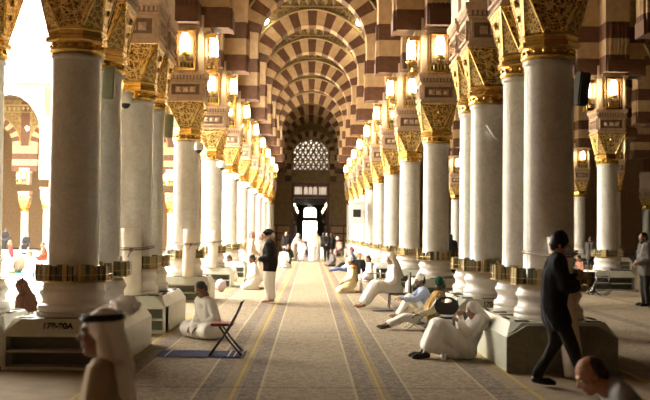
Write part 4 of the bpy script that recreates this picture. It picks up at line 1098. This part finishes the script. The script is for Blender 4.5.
# rolled carpets tied to the columns
def roll(x, y, z, h, rad, label, lean=(0,0), tie=None):
    r = thing('rolled_carpet', label, 'rolled carpet', (x, y, z), 0, 'rolled carpets tied to columns')
    bm = BM(); n = 28
    pts = [(rad*(1+.03*math.sin(3*a)), a) for a in (2*PI*i/n for i in range(n))]
    rings = []
    for t in range(9):
        q = t/8; tw = .05*math.sin(q*7)
        rings.append([bm.verts.new((lean[0]*q+p*(.92+.10*q)*math.cos(a+tw), lean[1]*q+p*(.92+.1*q)*math.sin(a+tw), h*q)) for p, a in pts])
    for a, b in zip(rings, rings[1:]):
        for i in range(n): bm.faces.new((a[i], a[(i+1) % n], b[(i+1) % n], b[i]))
    bm.faces.new(rings[0])
    inner = [bm.verts.new((lean[0]+p*.86*math.cos(a), lean[1]+p*.86*math.sin(a), h)) for p, a in pts]; deep = [bm.verts.new((lean[0]+p*.86*math.cos(a), lean[1]+p*.86*math.sin(a), h-.05)) for p, a in pts]
    for i in range(n):
        j = (i+1) % n; bm.faces.new((rings[-1][i], rings[-1][j], inner[j], inner[i])); bm.faces.new((inner[i], inner[j], deep[j], deep[i]))
    bm.faces.new(deep)
    obj('carpet_roll', bm, ROLLW, r, True)
    bm = BM(); sp = [((.2+.65*i/60)*rad*math.cos(i*.42)+lean[0], (.2+.65*i/60)*rad*math.sin(i*.42)+lean[1], h-.045) for i in range(60)]; tube(bm, sp, rad*.04, 5); obj('spiral_end', bm, ROLLW, r)
    if tie:
        zt, dx, dy, cr = tie      # cord round roll and column
        q = (zt-z)/h; c0 = V((lean[0]*q, lean[1]*q, zt-z)); c1 = V((dx, dy, zt-z+.03)); d = (c1-c0); d.z = 0; d.normalize(); p = V((-d.y, d.x, 0))
        R0 = rad*1.04+.006; P = []
        for i in range(13): a = PI/2+PI*i/12; P.append(c0+d*(R0*math.cos(a))+p*(R0*math.sin(a)))
        for i in range(13): a = -PI/2+PI*i/12; P.append(c1+d*(cr*math.cos(a))+p*(cr*math.sin(a)))
        bm = BM(); tube(bm, P, .011, 6, closed=True); tube(bm, [v+V((0,0,.03)) for v in P], .009, 6, closed=True); obj('tie_cord', bm, CORD, r, True)
        bm = BM(); ell(bm, c0-d*(R0+.01), (.035,.03,.03)); tube(bm, [c0-d*(R0+.02), c0-d*(R0+.05)+p*.05-V((0,0,.12))], .008, 6); obj('knot', bm, CORD, r)
    return r
roll(-2.93, 15.97, .615, 1.10, .16, 'tall white carpet roll tied with brown cord on the courtyard-side column pair', (-.05,.03), (1.36, -.10, .53, .35))
roll(-2.90, 23.0, .605, 1.12, .155, 'white carpet roll tied before the fifth courtyard-side column', (.02,.05), (1.36, -.13, .60, .35))
roll(-2.95, 29.2, .605, 1.12, .15, 'white carpet roll tied before the sixth courtyard-side column', (.02,.05), (1.36, -.08, .60, .35))
roll(3.07, 11.25, .014, 1.62, .125, 'long white carpet roll leaning on the column behind the masked man', (-.07,.50), (1.40, -.04, 1.0, .35))
# surveillance cameras on the courtyard-side shafts
def dome_cam(x, y, z, label):
    r = thing('dome_camera', label, 'camera', (x, y, z), 0, 'dome cameras on the column shafts')
    bm = BM(); box(bm, -.26, -.20, -.06, .06, -.02, .16); tube(bm, [(-.23,0,.12),(-.08,0,.14),(0,0,.08)], .028, 8); obj('bracket', bm, WHITEP, r)
    bm = BM(); lathe(bm, [(.06,.12),(.10,.10),(.115,.02),(.115,-.06),(.10,-.07)], 18); obj('housing', bm, WHITEP, r, True)
    bm = BM(); ell(bm, (0,0,-.07), (.085,.085,.085)); obj('dark_dome', bm, BLACKP, r, True)
    return r
dome_cam(-3.10, YN['C']-.55, 3.84, 'white dome camera under the capital of a courtyard-side double column').rotation_euler = (0,0,-PI/2)
for k, c in zip(range(4, 11), 'EFGHIJK'): dome_cam(-XC+.34, YN[c]-.42, 3.70, 'white dome camera high on the %s courtyard-side column shaft' % ORD[k]).rotation_euler = (0,0,-PI*.28)
# loudspeakers
def speaker(x, y, z, rz, label, m):
    r = thing('column_loudspeaker', label, 'loudspeaker', (x, y, z), rz)
    bm = BM(); box(bm, -.075, .075, -.08, .08, -.22, .22); bmesh.ops.bevel(bm, geom=bm.edges[:], offset=.015, segments=2, affect='EDGES'); o = obj('cabinet', bm, m, r); o.rotation_euler = (.10, .06, 0)
    bm = BM(); box(bm, -.06, .06, -.09, -.08, -.2, .2); g = obj('grille', bm, m, o)
    bm = BM(); tube(bm, [(0,.06,.1),(.0,.3,.12),(0,.3,-.08),(0,.06,-.1)], .018, 6); obj('bracket', bm, STEEL, r)
speaker(-2.72, 12.85, 3.64, 0, 'olive loudspeaker on bracket between the first two courtyard-side columns', OLIVEP)
speaker(-2.68, 18.05, 3.64, 0, 'olive loudspeaker beside the fourth courtyard-side column', OLIVEP)
speaker(3.52, 12.55, 3.58, .25, 'dark loudspeaker on the aisle side of the tall front column', plain('dark_olive_plastic', (.05,.05,.035), .85))
r = thing('speaker_box', 'white equipment box with black square grille on far aisle-side columns', 'speaker', (2.30, 48.0, 2.75), 0)
bm = BM(); box(bm, -.36, .36, -.2, .2, -.55, .42); bmesh.ops.bevel(bm, geom=bm.edges[:], offset=.03, segments=2, affect='EDGES'); box(bm, -.40, .40, -.22, .22, .42, .56); obj('cabinet', bm, WHITEP, r)
bm = BM(); box(bm, -.19, .19, -.23, -.2, -.26, .12); obj('black_grille', bm, BLACKP, r)
bm = BM(); tube(bm, [(.3,0,0),(.42,.1,0)], .05, 8); obj('arm', bm, WHITEP, r)
# bent cable bracket on the third aisle-side column
r = thing('cable_bracket', 'white bent cable fixed to the third aisle-side column shaft', 'cable')
bm = BM(); y = 16.11
tube(bm, [(3.32,y+.13,3.76),(3.06,y,3.62),(2.93,y+.0,3.50),(3.05,y,3.32),(3.13,y+.0,3.24)], .022, 8); obj('cable', bm, WHITEP, r, True)
bm = BM(); ell(bm, (3.30,y+.11,3.72), (.05,.05,.06)); obj('clamp', bm, WHITEP, r, True)
# crumpled white bag on the pedestal shoulder
bm = BM(); random.seed(3)
bmesh.ops.create_icosphere(bm, subdivisions=4, radius=1)
from mathutils import noise as NZ
for v in bm.verts:
    n = NZ.noise(v.co*2.1)*.28+NZ.noise(v.co*5.2)*.16; v.co *= (1+n); v.co.x *= .20; v.co.y *= .16; v.co.z *= .13
BAGM = cloth('white_plastic_bag_film', (.85,.78,.76), .95, .5)
o = obj('plastic_bag', bm, BAGM, None, True, (-2.50, 13.0, .66)); tag(o, 'crumpled white plastic bag on the edge of the 178-90A pedestal', 'bag')
bm = BM(); random.seed(5); bmesh.ops.create_icosphere(bm, subdivisions=4, radius=1)
for v in bm.verts:
    n = NZ.noise(v.co*1.7+V((4,0,0)))*.22+NZ.noise(v.co*4.2)*.1; v.co *= (1+n); v.co.x *= .15; v.co.y *= .15; v.co.z *= .17
o = obj('cloth_bag', bm, LAVC, None, True, (-2.52, 27.2, .175)); tag(o, 'pale pink cloth bundle on the carpet by white shelves', 'bag')
# steel walking frame with clear bag beside the orange-shawled man
r = thing('walking_frame', 'folded steel walking frame standing by kneeling man in cream', 'walking frame', (1.72, 27.6, T), 0)
for s in (-.30, .30):
    for q in (-.2, .2):
        bm = BM(); tube(bm, [(s, q*1.15, 0), (s*.9, q, .55), (s*.88, q*.6, .62), (s*.88, 0, .63)], .016, 8); obj('leg', bm, STEEL, r, True)
bm = BM(); tube(bm, [(-.27,.2,.5),(.27,.2,.5)], .015); tube(bm, [(-.27,.2,.3),(.27,.2,.3)], .013); tube(bm, [(-.28,-.2,.33),(-.28,.2,.33)], .013); tube(bm, [(.28,-.2,.33),(.28,.2,.33)], .013); obj('cross_bar', bm, STEEL, r, True)
for i, x in enumerate((-.3,-.12,.08,.28)):
    bm = BM(); lathe(bm, [(.045,0),(.05,.02),(.05,.2),(.02,.25),(.02,.28)], 14)
    o = obj('water_bottle', bm, plain('clear_bottle_%d' % i, (.55,.58,.58), .1), None, True, (1.72+x, 27.0-.12*(i % 2), T)); tag(o, 'pale plastic water bottle standing before the steel walking frame', 'bottle', 'water bottles by the walking frame')
# wheelchair by the gate
def wheelchair(loc, rz, label, sc=1.0):
    r = thing('wheelchair', label, 'wheelchair', loc, rz); r.scale = (sc,)*3
    for s in (-1, 1):
        bm = BM(); y = s*.30; tube(bm, [(-.05+.29*math.cos(a), y, .30+.29*math.sin(a)) for a in (2*PI*i/28 for i in range(28))], .016, 6, closed=True)
        for i in range(8): a = PI*i/8; tube(bm, [(-.05+.28*math.cos(a), y, .30+.28*math.sin(a)), (-.05-.28*math.cos(a), y, .30-.28*math.sin(a))], .003, 4)
        obj('rear_wheel', bm, DSTEEL, r, True)
        bm = BM(); tube(bm, [(.36+.09*math.cos(a), s*.24, .10+.09*math.sin(a)) for a in (2*PI*i/18 for i in range(18))], .014, 6, closed=True); obj('front_caster', bm, DSTEEL, r, True)
        bm = BM(); tube(bm, [(-.42,y*.85,.92),(-.28,y*.85,.90),(-.26,y*.85,.44),(.22,y*.85,.44),(.32,y*.85,.2),(.48,y*.8,.1)], .013, 6); tube(bm, [(-.26,y*.85,.66),(.16,y*.85,.66),(.18,y*.85,.44)], .013, 6); obj('side_frame', bm, STEEL, r, True)
    bm = BM(); box(bm, -.25, .20, -.24, .24, .42, .45); obj('seat', bm, BLACKP, r)
    bm = BM(); box(bm, -.28, -.26, -.24, .24, .45, .88); obj('backrest', bm, BLACKP, r)
    return r
wheelchair((-.48, 57.02, T), -PI/2, 'occupied wheelchair in the group standing by the gate')
wheelchair((8.12, 26.9, 0), PI*.93, 'empty folded wheelchair beside the aisle pedestal with shoe shelves', .8)
# dark bookcase in the aisle
r = thing('low_bookcase', 'low dark bookcase stacked with books in the aisle', 'bookcase', (7.86, 27.7, 0), 0); r.scale = (1.3, 1, 1)
BCW = plain('dark_brown_case', (.04,.03,.02), .6)
bm = BM(); box(bm, -.22, -.20, -.15, .15, .04, .62); box(bm, .20, .22, -.15, .15, .04, .62); box(bm, -.2, .2, .13, .15, .04, .62); obj('case', bm, BCW, r)
for z in (.05, .24, .43, .60):
    bm = BM(); box(bm, -.20, .20, -.15, .13, z, z+.02); obj('shelf', bm, BCW, r)
for sx in (-.2,.2):
    bm = BM(); box(bm, sx-.02, sx+.02, -.14, .14, 0, .04); obj('leg', bm, BCW, r)
def book_mesh(w, h, d, mi):
    bm = BM(); box(bm, -w/2, w/2, -d/2, d/2, 0, h, 0)
    box(bm, -w/2+.005, w/2-.005, d/2-.002, d/2+.004, .006, h-.004, 1)
    return to_mesh('book', bm, [BOOKC[mi], PAGES])
BK = [book_mesh(w, h, d, i % 4) for i, (w, h, d) in enumerate(((.050,.18,.085),(.060,.195,.09),(.045,.17,.08),(.055,.20,.085)))]
def book(x, y, z, rz, label, group, flat=False):
    o = bpy.data.objects.new('book', random.choice(BK)); link(o); o.location = (x, y, z); o.rotation_euler = (0, PI/2 if flat else 0, rz); tag(o, label, 'book', group); return o
for z in (.07, .26, .45):
    for i in range(6): book(7.86-.19+.076*i, 27.66, z*1.0+.001, 0, 'book on the low dark bookcase in the aisle', 'books in the dark bookcase').scale = (1,1,.8)
# books on the column racks: four or five to each visible side
random.seed(11)
def rack_books(x, y, label, group, sides, per, z=ZP+.445):
    for sd in sides:
        a = sd*PI/4; ap = .485*math.cos(PI/8)-.052
        n = per
        for i in range(n):
            if random.random() < .06: continue
            t = (i-(n-1)/2)*.066
            book(x+ap*math.cos(a)-t*math.sin(a), y+ap*math.sin(a)+t*math.cos(a), z, a+PI/2, label, group)
for s, nm, sides in ((-1,'courtyard',(5,6,7,0)), (1,'aisle',(3,4,5,6,7))):
    for k in range(9):
        rack_books(CX(s, k), YS[k], 'small book on the brass rack around the %s column of the %s side' % (ORD[k], nm), 'books on the %s %s-side rack' % (ORD[k], nm), sides, 5 if k < 5 else 4)
rack_books(R1, YS[5], 'small book on the brass rack of the first second-row aisle column', 'books on the second-row rack', (4,5,6), 5)
rest = BM()
for s, sides in ((-1,(5,6,7,0)), (1,(3,4,5,6))):
    for k in range(9, 13):
        for sd in sides:
            a = sd*PI/4; ap = .485*math.cos(PI/8)-.052
            for i in range(4):
                t = (i-1.5)*.075; n0 = len(rest.verts); box(rest, -.03, .03, -.043, .043, 0, .19, random.randrange(4)); rest.verts.ensure_lookup_table()
                Mx = M.Translation((s*XC+ap*math.cos(a)-t*math.sin(a), YS[k]+ap*math.sin(a)+t*math.cos(a), ZP+.445)) @ M.Rotation(a+PI/2, 4, 'Z')
                for v in rest.verts[n0:]: v.co = Mx @ v.co
o = obj('far_rack_filling', rest, BOOKC); tag(o, 'remaining small books on the racks of the farthest columns', 'books', None, 'stuff')
# things in the courtyard
r = thing('courtyard_umbrella', 'huge white open umbrella dipping to its pole over the courtyard', 'umbrella', (-11.9, 47.0, 0), 0)
CAN, nt, b_ = newmat('white_membrane')
tr = N(nt, 'ShaderNodeBsdfTranslucent'); tr.inputs[0].default_value = (.9,.87,.82,1); b_.inputs['Base Color'].default_value = (.88,.85,.80,1); b_.inputs['Roughness'].default_value = .8
mxs = nt.nodes.new('ShaderNodeMixShader'); mxs.inputs[0].default_value = .6; nt.links.new(b_.outputs[0], mxs.inputs[1]); nt.links.new(tr.outputs[0], mxs.inputs[2]); nt.links.new(mxs.outputs[0], nt.nodes['Material Output'].inputs['Surface'])
bm = BM(); n = 32; hs = 7.6; rings = []
for j in range(13):
    q = .04+.96*j/12; ring = []
    for i in range(n):
        t = i/n*4; sd = int(t); f = (t-sd)*2-1
        ex = [(1,f),(-f,1),(-1,-f),(f,-1)][sd]
        ring.append(bm.verts.new((ex[0]*hs*q, ex[1]*hs*q, 9.7+3.9*q**.7-.35*math.cos(f*PI)*q*.5)))
    rings.append(ring)
for a, b in zip(rings, rings[1:]):
    for i in range(n): bm.faces.new((a[i], a[(i+1) % n], b[(i+1) % n], b[i]))
obj('membrane', bm, CAN, r, True)
bm = BM(); lathe(bm, [(.6,0),(.6,.9),(.34,1.0),(.30,9.7),(.5,9.9),(.2,10.3)], 20); obj('pole', bm, WHITEWALL, r, True)
for i in range(8):
    a = PI*i/4; L_ = hs*(1.0 if i % 2 == 0 else 1.38)
    bm = BM(); tube(bm, [(.2*math.cos(a), .2*math.sin(a), 9.55)]+[(L_*q*math.cos(a), L_*q*math.sin(a), 9.62+3.9*q**.7) for q in (.1,.2,.4,.6,.8,.97)], .05, 6); obj('rib', bm, plain('rib_%d' % i, (.55,.45,.38), .6), r)
GREYB = plain('grey_bench_board', (.30,.27,.23), .6)
for x, y, lab in ((-18.0,60,'long grey low bench standing across the courtyard'), (-16.6,56.5,'shorter grey bench nearer in the courtyard')):
    r = thing('low_bench', lab, 'bench', (x, y, 0), 0)
    bm = BM(); box(bm, -1.1, 1.1, -.25, .25, .42, .48); obj('seat', bm, GREYB, r)
    for sx in (-.95, .95): bm = BM(); box(bm, sx-.05, sx+.05, -.22, .22, 0, .42); obj('leg', bm, GREYB, r)
    bm = BM(); box(bm, -.9, .9, -.05, .05, .15, .22); obj('stretcher', bm, GREYB, r)
r = thing('folding_stool', 'folding stool with a teal and beige bundle in the courtyard', 'stool', (-8.55, 28.5, 0), 0)
for s in (-1,1):
    bm = BM(); tube(bm, [(-.2,s*.17,0),(.2,s*.17,.42)], .016, 6); obj('leg', bm, DSTEEL, r); bm = BM(); tube(bm, [(.2,s*.15,0),(-.2,s*.15,.42)], .016, 6); obj('leg', bm, DSTEEL, r)
bm = BM(); box(bm, -.22, .22, -.2, .2, .42, .45); obj('seat', bm, plain('teal_canvas', (.03,.20,.17), .8), r)
bm = BM(); bmesh.ops.create_icosphere(bm, subdivisions=4, radius=1)
for v in bm.verts: v.co *= 1+NZ.noise(v.co*2.3)*.25; v.co.x *= .17; v.co.y *= .15; v.co.z *= .24
o = obj('bundle_bag', bm, cloth('beige_bundle', (.32,.25,.18), .6), None, True, (-8.55, 28.5, .67)); tag(o, 'beige cloth bundle on the folding stool in the courtyard', 'bag')
bm = BM(); lathe(bm, [(.03,0),(.038,.09),(.036,.09),(.028,.01)], 14)
o = obj('paper_cup', bm, WHITEP, None, True, (1.72, 12.55, T)); tag(o, 'white paper cup on the carpet by the reclining man', 'cup')
